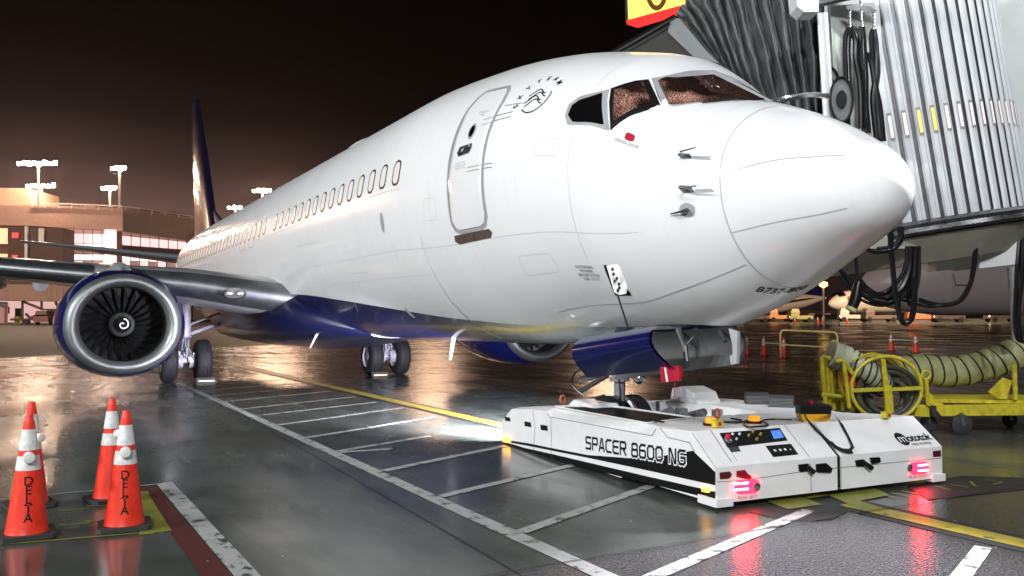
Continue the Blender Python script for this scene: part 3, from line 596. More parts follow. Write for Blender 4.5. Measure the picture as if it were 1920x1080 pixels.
for side in (-1, 1):
    yc = side*2.86; m = MB(); zt = 2.2
    m.tube([(-19.6, yc, zt+.2), (-19.6, yc, 1.45), (-19.6, yc, 1.2)], .13, 14); m.tube([(-19.6, yc, 1.4), (-19.6, yc, .56)], .085, 14)
    m.rod((-19.6, yc-.40, .565), (-19.6, yc+.40, .565), .07, 12)
    gst = m.build('main_gear_strut', m_gear, plane, True)
    m = MB(); m.rod((-19.6, yc, 1.25), (-19.5, yc-side*1.35, 1.75), .05); m.rod((-19.55, yc, 1.5), (-19.5, yc-side*1.1, 1.95), .03); m.build('side_brace', m_gear, gst)
    m = MB(); m.rod((-19.45, yc-.04, 1.2), (-19.33, yc-.04, .95), .022); m.rod((-19.45, yc+.04, 1.2), (-19.33, yc+.04, .95), .022); m.rod((-19.33, yc, .95), (-19.5, yc, .62), .03)
    for k in range(9): m.rod((-19.46, yc+random.uniform(-.16, .16), random.uniform(.5, 1.3)), (-19.44, yc+random.uniform(-.16, .16), random.uniform(.4, 1.2)), .013)
    for dy in (-.17, .17): m.lathe([(yc+dy-.09, .16), (yc+dy-.09, .2), (yc+dy+.09, .2), (yc+dy+.09, .16)], 20, (-19.6, 0, .565), 'y')
    for dy in (-.2, -.07, .08, .2): m.box((-19.42, yc+dy, .62+random.uniform(-.1, .16)), (.08, .07, .1))
    m.build('torque_link', m_gear, gst, True)
    m = MB(); m.box((-19.62, yc+side*.34, 1.75), (1.0, .03, .85)); m.build('gear_door', m_wing, plane)
    for dy in (-.43, .43): wheel(plane, -19.6, yc+dy, .565, .565, .40, 'main_wheel')
# nose gear and its doors
m = MB(); m.tube([(-3.98, 0, 1.6), (-3.98, 0, .9)], .105, 16); m.tube([(-3.98, 0, .92), (-3.98, 0, .35)], .07, 14); m.lathe([(.88, .11), (.88, .125), (.93, .125), (.93, .11)], 16, (-3.98, 0, 0)); m.lathe([(1.02, .11), (1.02, .12), (1.1, .12), (1.1, .11)], 16, (-3.98, 0, 0))
ng = m.build('nose_gear_strut', m_gear, plane, True)
m = MB(); m.rod((-4.1, -.06, 1.0), (-4.75, -.06, .86), .045); m.rod((-4.1, -.1, .95), (-4.7, -.12, .70), .035); m.build('drag_brace', m_dsteel, ng)
m = MB(); m.tube(spline([(-4.1, -.12, 1.05), (-4.5, -.25, 1.0), (-4.62, -.28, .82), (-4.4, -.2, .66), (-4.15, -.1, .7)]), .012); m.tube(spline([(-3.9, -.1, 1.1), (-3.7, -.2, .8), (-3.85, -.1, .6)]), .010); m.build('hydraulic_hose', m_cable, ng)
m = MB(); m.lathe([(0, .0001), (0, .07), (.05, .08), (.11, .05), (.12, .0001)], 16, (-3.6, -.02, .95), 'x'); m.build('taxi_light', m_steel, ng, True)
for yy in (-.2, .2): wheel(plane, -3.98, yy, .37, .34, .2, 'nose_wheel')
m_door_in = mat('door_inner_grey', (.10, .105, .105), .5, var=.35, vscale=7)
def gdoor(pix, d0_, thick, bend):
    P = [D(u, v, d) for u, v, d in pix]; return P
n_up, n_dn = 9, 9
m = MB(); V = []                                                       # starboard door: curved navy panel
A0, A1, B0, B1 = D(1088, 634, 8.15), D(1232, 612, 6.95), D(1101, 708, 8.15), D(1264, 692, 6.95)
for i in range(13):
    for j in range(9):
        u_ = i/12; v_ = j/8; p = (A0*(1-u_)+A1*u_)*(1-v_)+(B0*(1-u_)+B1*u_)*v_
        p = p+Vector((0, -.13*math.sin(math.pi*v_**.8)-.02*u_, 0)); V.append(p)
Fq = [(i*9+j, (i+1)*9+j, (i+1)*9+j+1, i*9+j+1) for i in range(12) for j in range(8)]
m.add(V, Fq); m.add([p+Vector((0, .03, 0)) for p in V], Fq); dr = m.build('nose_gear_door', m_blue, plane, True)
m = MB(); V = []
A0, A1, B0, B1 = D(1150, 632, 8.7), D(1372, 612, 6.9), D(1150, 712, 8.7), D(1380, 684, 6.9)
for i in range(13):
    for j in range(9):
        u_ = i/12; v_ = j/8; p = (A0*(1-u_)+A1*u_)*(1-v_)+(B0*(1-u_)+B1*u_)*v_
        p = p+Vector((0, .12*math.sin(math.pi*v_**.8), 0)); V.append(p)
m.add(V, Fq); m.add([p+Vector((0, .03, 0)) for p in V], Fq); dr2 = m.build('nose_gear_door', m_door_in, plane, True)
m = MB(); m.prism([D(1366, 616, 6.92), D(1383, 622, 6.88), D(1381, 682, 6.88), D(1370, 684, 6.92), D(1368, 668, 6.92), D(1374, 664, 6.9), D(1372, 640, 6.92)], (0, .03, 0)); m.build('door_edge', m_grey, dr2)
m = MB(); m.rod(D(1350, 620, 7.1), D(1360, 640, 7.0), .02); m.build('door_link', m_dsteel, dr2); m = MB(); m.tube([D(1272, 618, 7.6), D(1284, 650, 7.5), D(1288, 678, 7.45)], [.03, .025, .02]); m.rod(D(1284, 650, 7.5), D(1300, 632, 7.5), .012); m.build('door_link', m_dsteel, dr2)
m = MB(); m.b2(-3.9, -2.25, -.28, .28, 1.50, 1.60); m.build('wheel_bay', m_dsteel, plane)
m = MB(); P_ = [D(1237, 688, 7.0), D(1272, 686, 6.95), D(1275, 700, 6.95), D(1273, 714, 6.95), D(1240, 717, 7.0)]; m.prism(P_, (0, .03, 0)); o = tag(m.build('warning_tag', m_red), 'small red tag with a white stripe hanging from the nose gear door', 'warning tag')
m = MB(); m.prism([D(1245, 689, 6.94), D(1248, 689, 6.94), D(1252, 716, 6.92), D(1249, 716, 6.92)], (0, .006, 0)); m.build('stripe', m_ref, o)
m = MB(); m.rod(D(1265, 716, 6.95), D(1264, 745, 6.97), .004, 5); m.build('cord', m_red, o)

# ================================================================ TUG
TH = R(4); tug = thing('pushback_tug', 'low white flat pushback tug under the airliner nose with glowing red tail lights', 'pushback tug', (-1.0, -1.19, 0), 0)
TA = Vector((-math.cos(TH), math.sin(TH), 0)); TB = Vector((math.sin(TH), math.cos(TH), 0)); TO = Vector((-1.0, -1.19, 0))
def tl(a, b, z): return TA*a+TB*b+Vector((0, 0, z))                # tug frame -> local metres (Empty has no rotation)
def tpl(u, v, P0, N):
    r = Vector(ray(u, v)); c = Vector(CAM)-TO; t_ = (P0-c).dot(N)/r.dot(N); return c+r*t_
def t_side(u, v, off=0): return tpl(u, v, tl(0, -off, 0), TB)
def t_rear(u, v, off=0): return tpl(u, v, tl(-off, 0, 0), TA)
SN = (TA*-.27+Vector((0, 0, .33))).normalized()
SN = Vector((TA*-(.64-.37)+Vector((0, 0, .33)))).normalized()
def t_slope(u, v, off=0): return tpl(u, v, tl(0, 0, .37)+SN*off, SN)
def t_top(u, v, z=.62): return tpl(u, v, Vector((0, 0, z)), Vector((0, 0, 1)))
AV = [(0, .06), (0, .37), (.33, .64), (.87, .62), (.97, .605), (1.5, .60)]
P0 = [(0, .06), (0, .37), (.33, .64), (.87, .61), (.97, .53), (1.5, .52)]
def ringb(P, b): return [tl(a, b, z) for a, z in P]
def body(profA, profB, b0, b1, ch=.10, rch=None):
    m = MB(); rch = ch if rch is None else rch
    m.loft([ringb(profA, b0), ringb(profB, b0+ch), ringb(profB, b1-rch), ringb(profA, b1)]); return m
rp0 = P0[:5]+[(1.5, .52), (1.5, .06)]; rp1 = AV[:5]+[(1.5, .60), (1.5, .06)]
m = body(rp0, rp1, 0, 1.425); m = MB(); m.loft([ringb(rp0, 0), ringb(rp1, .10), ringb(rp1, 1.40)]); tb_ = m.build('body', m_tugw, tug)
m = MB(); m.loft([ringb(rp1, 1.455), ringb(rp1, 2.72), ringb(rp0, 2.82)]); tb2 = m.build('body', m_tugw, tug)
m = MB(); m.b2(0, 0, 0, 0, 0, 0); m = MB(); m.loft([ringb([(.02, .07), (.02, .36), (.34, .62), (1.4, .585), (1.4, .07)], 1.39), ringb([(.02, .07), (.02, .36), (.34, .62), (1.4, .585), (1.4, .07)], 1.47)]); m.build('centre_gap', m_blk, tug)
ar0 = [(1.502, .03), (1.502, .518), (3.05, .50), (3.15, .55), (3.57, .53), (4.12, .48), (4.31, .36), (4.43, .28), (4.43, .03)]
ar1 = [(1.502, .05), (1.502, .598), (3.05, .59), (3.15, .585), (3.57, .56), (4.12, .50), (4.31, .38), (4.43, .28), (4.43, .05)]
m = MB(); m.loft([ringb(ar0, 0), ringb(ar1, .12), ringb(ar1, .80)]); arm = m.build('side_arm', m_tugw, tug)
m = MB(); m.loft([ringb(ar1, 1.95), ringb(ar1, 2.75), ringb(ar0, 2.86)]); arm2 = m.build('side_arm', m_tugw, tug)
m = MB(); m.prism([tl(4.0, .8, .06), tl(4.3, .8, .06), tl(4.3, 1.95, .06), tl(4.0, 1.95, .06)], (0, 0, .2)); m.prism([tl(1.5, .8, .08), tl(4.0, .8, .08), tl(4.0, 1.95, .08), tl(1.5, 1.95, .08)], (0, 0, .06)); m.build('wheel_platform', m_grey, tug)
m = MB(); m.prism([tl(3.40, .42, .56), tl(2.72, .42, .58), tl(2.80, .42, .64), tl(3.22, .42, .66)], TB*.36); m.build('front_hood', m_tugw, tug)
m = MB(); m.prism([tl(3.35, 1.95, .56), tl(2.75, 1.95, .58), tl(2.85, 1.95, .72), tl(3.1, 1.95, .78), tl(3.3, 1.95, .74)], TB*.35); m.build('rear_hood', m_tugw, tug)
m = MB(); V = [tl(1.25, .14, .606), tl(3.05, .14, .597), tl(2.85, .66, .60), tl(1.45, .78, .608)]; m.add(V, [(0, 1, 2, 3)]); m.build('grille_panel', mat('black_mesh', (.006, .006, .006), .6, spec=.2, bump=.6, bscale=200), tug)
m = MB(); m.tube([tl(1.2, .10, .612), tl(3.1, .10, .602)], .010, 6); m.tube([tl(3.1, .10, .602), tl(2.9, .72, .607)], .010, 6); m.tube([tl(1.4, .82, .612), tl(2.9, .72, .607)], .010, 6); m.tube([tl(1.2, .1, .612), tl(1.4, .82, .612)], .01, 6); m.build('panel_frame', m_tugw, tug)
# clamp machinery around the nose wheel
m = MB(); m.tube(spline([tl(3.25, .85, .45), tl(3.1, .9, .66), tl(2.8, .95, .66), tl(2.65, 1.0, .45)]), .035); m.tube([tl(3.3, 1.2, .35), tl(2.5, 1.2, .5), tl(2.3, 1.2, .58)], .05, 10); m.tube([tl(3.3, 1.6, .35), tl(2.6, 1.6, .45), tl(2.2, 1.6, .55)], .05, 10)
for k in range(14): m.box(tl(random.uniform(1.6, 3.3), random.uniform(.85, 1.9), random.uniform(.25, .56)), (random.uniform(.06, .2), random.uniform(.05, .15), random.uniform(.05, .14)))
m.lathe([(-.05, .001), (-.05, .09), (.05, .09), (.05, .001)], 16, tl(3.0, .84, .58), 'y'); m.build('wheel_clamp', m_steel, tug, True)
m = MB()
for k in range(12): m.box(tl(random.uniform(1.55, 2.4), random.uniform(1.3, 1.9), random.uniform(.3, .5)), (random.uniform(.06, .2), random.uniform(.05, .15), random.uniform(.05, .14)))
m.build('hydraulic_block', m_dsteel, tug)
m = MB(); m.rod(tl(2.7, .82, .6), tl(2.7, .82, .92), .005, 5); m.build('antenna_rod', m_blk, tug)
# side graphics
def plate(name, pix, fn, off, mt, parent, th=.003):
    P = [fn(u, v, off) for u, v in pix]; m = MB(); n = len(P); m.add(P, [tuple(range(n))]); return m.build(name, mt, parent)
sd = lambda u, v, o=0: t_side(u, v, o)
plate('side_graphic', [(944, 824), (990, 831), (1034, 840), (1101, 853), (1179, 859), (1230, 857), (1299, 845), (1341, 885), (1341, 910), (1200, 879), (1100, 858), (1000, 838), (944, 827.5)], sd, .002, m_blk, tug)
plate('side_graphic', [(944, 831), (1034, 851), (1200, 890), (1341, 922), (1341, 937), (1200, 903), (1034, 861), (944, 838)], sd, .002, m_blk, tug)
sm = MB()
def sline(pix, w, fn=t_side, off=.004, mb=None):
    P = [fn(u, v, off) for u, v in pix]
    nrm = TB if fn is t_side else (TA if fn is t_rear else SN)
    for i in range(len(P)-1):
        t_ = (P[i+1]-P[i]).normalized(); k = t_.cross(nrm).normalized()*w/2; mb.add([P[i]-k, P[i]+k, P[i+1]+k, P[i+1]-k], [(0, 1, 2, 3)])
for pl_ in ([(999, 770), (1003, 800), (1000, 850)], [(1026, 775), (1033, 785), (1034, 862)], [(1033, 782), (1060, 787), (1222, 817), (1230, 804)], [(1238, 803), (1252, 820), (1293, 830), (1302, 848)]):
    sline(pl_, .006, mb=sm)
sline([(1298, 812), (1343, 879)], .004, mb=sm); sline([(1343, 905), (1300, 905)][:0] or [(1342, 880), (1342, 930)], .004, mb=sm)
sline([(1344, 904), (1400, 900), (1520, 882), (1765, 859)], .005, t_rear, .003, sm); sline([(1520, 870), (1521, 922)], .006, t_rear, .003, sm); sline([(1383, 865), (1372, 850)], .003, t_rear, .003, sm)
sline([(1332, 806), (1371, 866)], .006, t_slope, .003, sm); sline([(1470, 796), (1519, 858)], .006, t_slope, .003, sm)
sm.build('panel_gap', m_seam, tug)
for q in ([(946, 781), (956, 783), (957, 790), (947, 789)], [(983, 790), (995, 792), (996, 801), (984, 799)], [(1013, 796), (1026, 798), (1027, 808), (1014, 806)]): plate('side_latch', q, sd, .005, m_blk, tug)
# lettering, drawn as strokes
GL = {'S': [[(1, 1), (.1, 1), (0, .9), (0, .62), (.1, .52), (.9, .48), (1, .38), (1, .1), (.9, 0), (0, 0)]], 'P': [[(0, 0), (0, 1), (.9, 1), (1, .88), (1, .58), (.9, .46), (.2, .46)]],
      'A': [[(0, 0), (.42, 1), (.6, 1), (1, 0)], [(.3, .25), (.85, .25)]], 'C': [[(1, 1), (.25, 1), (0, .8), (0, .2), (.25, 0), (1, 0)]], 'E': [[(1, 1), (.2, 1), (0, .85), (0, .15), (.2, 0), (1, 0)], [(.05, .52), (.9, .52)]],
      'R': [[(0, 0), (0, 1), (.85, 1), (1, .88), (1, .6), (.85, .48), (.2, .48)], [(.5, .46), (1, 0)]], '8': [[(.15, .52), (.05, .62), (.05, .9), (.2, 1), (.8, 1), (.95, .9), (.95, .62), (.85, .52), (.15, .52), (0, .4), (0, .12), (.15, 0), (.85, 0), (1, .12), (1, .4), (.85, .52)]],
      '6': [[(.95, 1), (.25, 1), (0, .8), (0, .15), (.15, 0), (.85, 0), (1, .15), (1, .42), (.85, .55), (.05, .55)]], '0': [[(.2, 1), (.8, 1), (1, .8), (1, .2), (.8, 0), (.2, 0), (0, .2), (0, .8), (.2, 1)]],
      'N': [[(0, 0), (0, 1), (.2, 1), (.85, 0), (1, 0), (1, 1)]], 'G': [[(1, 1), (.25, 1), (0, .8), (0, .2), (.25, 0), (.8, 0), (1, .15), (1, .48), (.45, .48)]]}
def strokes(mb, txt, fn, cw, gap, w, off):                          # fn(x, y, off) -> point
    x = 0
    for ch in txt:
        if ch == ' ': x += cw*.75; continue
        for pl_ in GL[ch]:
            pts = [(x+px*cw, py) for px, py in pl_]
            for i in range(len(pts)-1):
                (x0, y0), (x1, y1) = pts[i], pts[i+1]; dx, dy = x1-x0, (y1-y0)*HH; L_ = math.hypot(dx, dy); ex, ey = dx/L_*w*.5, dy/L_*w*.5; nx, ny = -ey, ex
                q = [(x0-ex+nx, y0*HH-ey+ny), (x0-ex-nx, y0*HH-ey-ny), (x1+ex-nx, y1*HH+ey-ny), (x1+ex+nx, y1*HH+ey+ny)]
                mb.add([fn(a, b, off+i*.00005) for a, b in q], [(0, 1, 2, 3)])
        x += cw+gap
    return x
HH = .122
def side_xy(x, y, off): return tl(2.20-x, -off, .235+x*.052+y)
cw = .098; gp = .040
tot = 10*cw*1.0
for wd_, x0_ in (('SPACER', 0), ('8600', 6*(cw+gp)+cw*.75), ('NG', 10*(cw+gp)+cw*1.5)):
    fx = lambda x, y, off, x0_=x0_: side_xy(x+x0_, y, off)
    mw = MB(); strokes(mw, wd_, fx, cw, gp, .046, .004); lo_ = mw.build('side_lettering', m_tugw, tug)
    mk = MB(); strokes(mk, wd_, fx, cw, gp, .024, .006); mk.build('letter_strokes', m_blk, lo_)
# rear panel details
rd = lambda u, v, o=0: t_rear(u, v, o); sl = lambda u, v, o=0: t_slope(u, v, o)
cp = plate('control_panel', [(1349, 812), (1462, 802), (1477, 826), (1364, 839)], sl, .003, m_blk, tug)
plate('screen', [(1445, 808), (1462, 806), (1470, 820), (1451, 823)], sl, .006, mat('lit_screen', (.05, .1, .3), .2, emit=(.08, .22, .75), es=1.0), cp)
def knob(name, u, v, r, h, mt, fn=t_slope, parent=None, nrm=None):
    nrm = nrm or SN; c = fn(u, v, 0); m = MB(); a = nrm.orthogonal().normalized(); b = nrm.cross(a)
    m.loft([[c+nrm*hh+(a*math.cos(k*.393)+b*math.sin(k*.393))*rr for k in range(16)] for hh, rr in ((0, r), (h*.7, r), (h, r*.7), (h, .0005))], False); return m.build(name, mt, parent or tug, True)
knob('stop_button_ring', 1365, 826, .038, .012, m_steel, parent=cp); knob('stop_button', 1363, 822, .026, .045, m_red, parent=cp)
for u, v in ((1373, 815), (1380, 824), (1386, 815)): knob('switch', u, v, .012, .02, m_ref, parent=cp)
m_brass = mat('brass_knob', (.45, .32, .08), .35, metal=.6)
for u, v in ((1403, 818), (1411, 811), (1418, 825), (1425, 816)): knob('knob', u, v, .013, .03, m_brass, parent=cp)
plate('info_plate', [(1363, 835), (1382, 833), (1389, 846), (1371, 848)], sl, .003, m_dsteel, tug)
gp_ = plate('gauge_panel', [(1435, 836), (1483, 832), (1497, 852), (1450, 857)], sl, .003, m_blk, tug)
for u, v in ((1453, 845), (1463, 844), (1472, 843), (1482, 843)): knob('gauge', u, v, .016 if u < 1480 else .009, .004, m_ref, parent=gp_)
def rpix(name, pix, mt, off=.004): return plate(name, pix, rd, off, mt, tug)
m_dred = mat('dark_red_reflector', (.10, .008, .012), .3)
rpix('reflector_patch', [(1349, 886), (1368, 884), (1372, 888), (1371, 894), (1366, 898), (1350, 899)], m_dred)
rpix('reflector_patch', [(1381, 883), (1397, 881), (1402, 888), (1409, 893), (1409, 898), (1400, 899), (1381, 894)], mat('red_reflector', (.25, .005, .02), .3))
rpix('reflector_patch', [(1749, 846), (1764, 844), (1765, 856), (1750, 857)], m_dred)
for pix in ([(1496, 871), (1514, 869), (1515, 882), (1498, 884)], [(1529, 870), (1547, 868), (1558, 878), (1556, 886), (1530, 885)], [(1603, 863), (1618, 861), (1620, 874), (1605, 874)], [(1630, 858), (1647, 857), (1649, 866), (1633, 869)]):
    P = [t_rear(u, v, .0) for u, v in pix]; m = MB(); m.prism(P, -TA*.02); m.build('latch_plate', m_blk, tug)
for a_, b_ in (((1513, 874), (1526, 886)), ((1618, 866), (1635, 878))):
    m = MB(); m.tube([t_rear(*a_, .03), t_rear(*b_, .05)], [.02, .025], 8); m.build('latch_handle', m_blk, tug, True)
m_tred = mat('tail_lamp_red', (.6, .01, .02), .3, emit=(1, .003, .010), es=28.0); m_tcore = mat('tail_lamp_core', (1, .6, .6), .3, emit=(1, .10, .14), es=40.0)
def stad(pixc, w, h, fn, off, n=8):
    c = fn(*pixc, off); ex = (fn(pixc[0]+20, pixc[1]-1.8, off)-fn(pixc[0]-20, pixc[1]+1.8, off)).normalized(); ez = Vector((0, 0, 1)); P = []
    for sg in (1, -1):
        for k in range(n+1):
            a = R(-90+180*k/n)*1; P.append(c+ex*(sg*(w/2-h/2)+sg*math.cos(a)*h/2)+ez*(math.sin(a)*h/2*sg))
    return P
for (uc, vc), wd, side_ in (((1400, 912), .30, 1), ((1722, 877), .29, -1)):
    m = MB(); m.prism(stad((uc, vc), wd*.92, .115, rd, .001), -TA*.012); tlm = m.build('tail_light', m_tred, tug)
    uu = uc-9*side_
    for dz in (.026, -.026):
        m = MB(); P = stad((uu, vc), wd*.52, .018, rd, .016); m.add([p+Vector((0, 0, dz)) for p in P], [tuple(range(len(P)))]); m.build('lamp_core', m_tcore, tlm)
    knob('reversing_lens', uc+17*side_, vc-3*side_*0, .040, .022, m_steel, t_rear, tlm, -TA)
def flat_text(name, txt, size, origin, ex, ey, mt, parent, off=Vector((0, 0, 0))):
    V, Fc = text_mesh(txt, size); m = MB(); m.add([origin+ex*v.x+ey*v.y+off for v in V], Fc); return m.build(name, mt, parent)
flat_text('lamp_lettering', 'REAR LEFT', .045, t_rear(1402, 932, .003), TB, Vector((0, 0, 1)), m_seam, tug); flat_text('lamp_lettering', 'REAR RIGHT', .045, t_rear(1722, 893, .003), TB, Vector((0, 0, 1)), m_seam, tug)
sy = SN.cross(TB).normalized(); sy = sy if sy.z > 0 else -sy
V, Fc = text_mesh('ototok', .128, align='LEFT', spacing=.92, bold=.003); o_ = t_slope(1700, 822, .004); m = MB(); m.add([o_+TB*v.x+sy*v.y for v in V], Fc); m.build('maker_lettering', m_blk, tug)
V, Fc = text_mesh('easy moving', .055); o_ = t_slope(1727, 831, .003); m = MB(); m.add([o_+TB*v.x+sy*v.y for v in V], Fc); m.build('maker_lettering', m_blk, tug)
c = t_slope(1691, 823, .0025); m = MB(); m.add([c+TB*.075*math.cos(k*.2618)+sy*.085*math.sin(k*.2618) for k in range(24)], [tuple(range(24))]); mk_ = m.build('maker_emblem', m_blk, tug)
V, Fc = text_mesh('m', .15); m = MB(); m.add([c+SN*.003+TB*v.x+sy*v.y for v in V], Fc); m.build('emblem_letter', m_tugw, mk_)
m_amb = mat('amber_lamp', (.8, .3, .02), .3, emit=(1, .42, .04), es=7.0)
for u, v in ((951, 824), (1325, 917)):
    P = [t_side(u-6, v-5, .0), t_side(u+6, v-3.5, .0), t_side(u+6, v+6, .0), t_side(u-6, v+4, .0)]; m = MB(); m.prism(P, -TB*.02); m.build('side_marker_lamp', m_amb, tug)
for a0_, b0_ in ((-.02, -.02), (-.02, 2.66)):
    m = MB(); m.prism([tl(a0_, b0_, .03), tl(a0_+.26, b0_, .03), tl(a0_+.26, b0_+.18, .03), tl(a0_, b0_+.18, .03)], (0, 0, .07)); m.build('corner_guard', m_tugw, tug)
# things standing on the deck, parts bolted to it
for u, v in ((1333, 797), (1414, 793)):
    c = t_top(u, v, .64); m = MB(); m.lathe([(0, .075), (.022, .075), (.022, .055)], 20, c); bc = m.build('beacon', m_blk, tug, True)
    m = MB(); m.lathe([(.022, .058), (.06, .052), (.07, .04), (.07, .001)], 20, c); m.build('amber_dome', mat('amber_dome', (.85, .25, .01), .25, emit=(1, .35, .02), es=.8), bc, True)
for u, v in ((1345, 801), (1662, 784)):
    c = t_top(u, v, .64); m = MB(); m.box(c+Vector((0, 0, .035)), (.06, .09, .06)); kb = m.build('switch_box', m_yel, tug); m = MB(); m.box(c+Vector((0, 0, .035))-TA*.032, (.02, .03, .03)); m.build('push_button', m_red, kb)
for u, v in ((1345, 787), (1055, 758)):
    c = t_top(u, v, .63); m = MB(); m.tube([c+Vector((0, 0, .06))+TB*.032*math.cos(k*.524)+Vector((0, 0, .045*math.sin(k*.524))) for k in range(12)], .014, 8, True); m.build('lifting_eye', mat('orange_eye_bolt', (.5, .14, .06), .4), tug, True)
m = MB(); m.tube(spline([t_top(1353, 791, .65), t_top(1375, 792, .65), t_top(1400, 790, .65)]), .012); m.tube(spline([t_top(1405, 788, .65), t_top(1395, 793, .65), t_top(1400, 800, .65), t_top(1418, 800, .65), t_top(1440, 797, .65), t_top(1430, 789, .65), t_top(1446, 786, .65), t_top(1486, 787, .65)]), .009); m.build('beacon_cable', m_cable, tug)
m = MB()
for u, v in ((1236, 790), (1380, 786), (1575, 771)): c = t_top(u, v, .63); m.box(c, (.14, .03, .014), Matrix.Rotation(-TH, 3, 'Z'))
m.build('deck_hinge', m_blk, tug)
# head lamps of the tug throwing light ahead under the belly
for b_ in (.35, 1.0, 2.4):
    p = TO+tl(4.36, b_, .42); m = MB(); m.lathe([(0, .0001), (.0, .05), (.03, .06)], 16, tl(4.40, b_, .33), 'x'); m.build('head_lamp', mat('head_lamp_glass', (1, 1, 1), .2, emit=(.8, .82, 1), es=6), tug)
    lamp('SPOT', 'tug_head_lamp', p+TA*.05, p+TA*3+Vector((0, -.4, -1.1)), 1800, (.92, .90, 1.0), .06, 110, 1.0)
    lamp('SPOT', 'tug_head_lamp', p+TA*.05, p+TA*6+Vector((0, -1.0, -.62)), 8200, (.88, .86, 1.0), .06, 66, 1.0)
# chocks, remote control
def chock(u, v, rot, lab):
    c = TO+t_top(u, v, .585); o = thing('wheel_chock', lab, 'chock', c, rot, 'rubber chocks on the tug deck'); m = MB()
    m.prism([(-.13, -.14, 0), (.13, -.14, 0), (.10, -.14, .10), (.05, -.14, .15), (-.05, -.14, .15), (-.10, -.14, .10)], (0, .28, 0)); m.build('wedge', m_rub, o)
    m = MB()
    for k in range(7): m.rod((.135-.006*k*.9, -.138, .01+k*.016), (.135-.006*k*.9, .138, .01+k*.016), .004, 4)
    m.build('tread', mat('grey_rubber_ribs', (.16, .16, .16), .6), o)
    return o
chock(1419, 758, R(-38), 'worn black rubber chock with a tan patch, the left of two on the tug deck'); chock(1466, 764, R(-52), 'ribbed black rubber chock on the tug deck nearer the yellow remote')
c = TO+t_top(1525, 792, .62); rc = thing('remote_control', 'yellow and black remote control box lying on the rear of the white tug', 'remote control', c, YAW-math.pi/2)
m = MB(); m.loft([[(x*w, y*dp_, z) for x, y in ((-1, -1), (1, -1), (1, 1), (-1, 1))] for z, w, dp_ in ((0, .115, .06), (.05, .14, .075), (.09, .15, .08))]); m.build('housing', mat('remote_yellow', (.75, .36, .01), .4), rc)
m = MB(); m.loft([[(x*w, y*dp_, z) for x, y in ((-1, -1), (1, -1), (1, 1), (-1, 1))] for z, w, dp_ in ((.09, .148, .078), (.17, .155, .085), (.18, .14, .07))]); m.build('control_face', m_blk, rc)
m = MB(); m.lathe([(.18, .02), (.21, .025), (.22, .001)], 12, (-.02, 0, 0)); m.build('stop_button', m_red, rc, True)
m = MB()
def rl(p): return Matrix.Rotation(-(YAW-math.pi/2), 3, 'Z') @ (p+TO-c)
def flatstrap(mb, pts, w):
    P = [Vector(p) for p in pts]; n = len(P); A = []; B = []
    for i in range(n):
        t_ = (P[min(i+1, n-1)]-P[max(i-1, 0)]).normalized(); vn = Vector((0, 0, 1)) if True else None; k = t_.cross(Matrix.Rotation(-(YAW-math.pi/2), 3, 'Z') @ SN).normalized()*w/2; A.append(P[i]+k); B.append(P[i]-k)
    mb.add(A+B, [(i, i+1, n+i+1, n+i) for i in range(n-1)])
flatstrap(m, [rl(p) for p in [t_top(1503, 763, .80), t_top(1512, 785, .68), t_slope(1530, 805, .02), t_slope(1548, 822, .012), t_slope(1561, 832, .012), t_slope(1575, 842, .015), t_slope(1592, 846, .02), t_slope(1599, 838, .018), t_slope(1592, 822, .012), t_slope(1578, 795, .015), t_top(1567, 780, .68), t_top(1550, 765, .80)]], .03)
flatstrap(m, [rl(p) for p in [t_slope(1556, 828, .016), t_slope(1566, 838, .018), t_slope(1582, 845, .022), t_slope(1598, 846, .022)]], .06)
m.build('shoulder_strap', m_blk, rc)

# ================================================================ CONES
def make_cone(lab, loc, rot, text=True, group=None, h=.914):
    o = thing('traffic_cone', lab, 'traffic cone', loc, rot, group); k = h/.914
    m = MB(); m.prism([(x*.19*k, y*.19*k, 0) for x, y in ((-1, -.85), (-.85, -1), (.85, -1), (1, -.85), (1, .85), (.85, 1), (-.85, 1), (-1, .85))], (0, 0, .035*k)); m.build('base', m_rub, o)
    rz = lambda z: (.145-(.145-.030)*(z-.035)/(.914-.035))
    m = MB(); m.lathe([(.035*k, .15*k), (.055*k, .144*k)]+[(z*k, rz(z)*k) for z in (.1, .4, .7, .80, .86)]+[(.865*k, .036*k), (.875*k, .030*k), (.905*k, .030*k), (.914*k, .026*k), (.914*k, .001)], 28); m.build('cone_body', m_ora, o, True)
    for z0, z1 in ((.648, .803), (.50, .606)): m = MB(); m.lathe([(z*k, (rz(z)+.003)*k) for z in (z0, (z0+z1)/2, z1)], 28); m.build('reflective_collar', m_ref, o, True)
    return o
def cone_letters(o, word, a0=-math.pi/2, z0=.455, z1=.12):
    n = len(word); m = MB()
    for i, ch in enumerate(word):
        V, Fc = text_mesh(ch, .092, bold=.001); zc = z0-(z0-z1)*(i+.5)/n
        vs = []
        for v in V:
            z = zc+v.y; r_ = .145-.115*(z-.035)/.879+.0025; a = a0+v.x*1.0/r_; vs.append((r_*math.cos(a), r_*math.sin(a), z))
        m.add(vs, Fc)
    m.build('stencil_lettering', m_blk, o)
face = math.atan2(CAM[1]+5.6, CAM[0]+2.7)
m_lamp = mat('cone_lamp_white', (.8, .8, .78), .3)
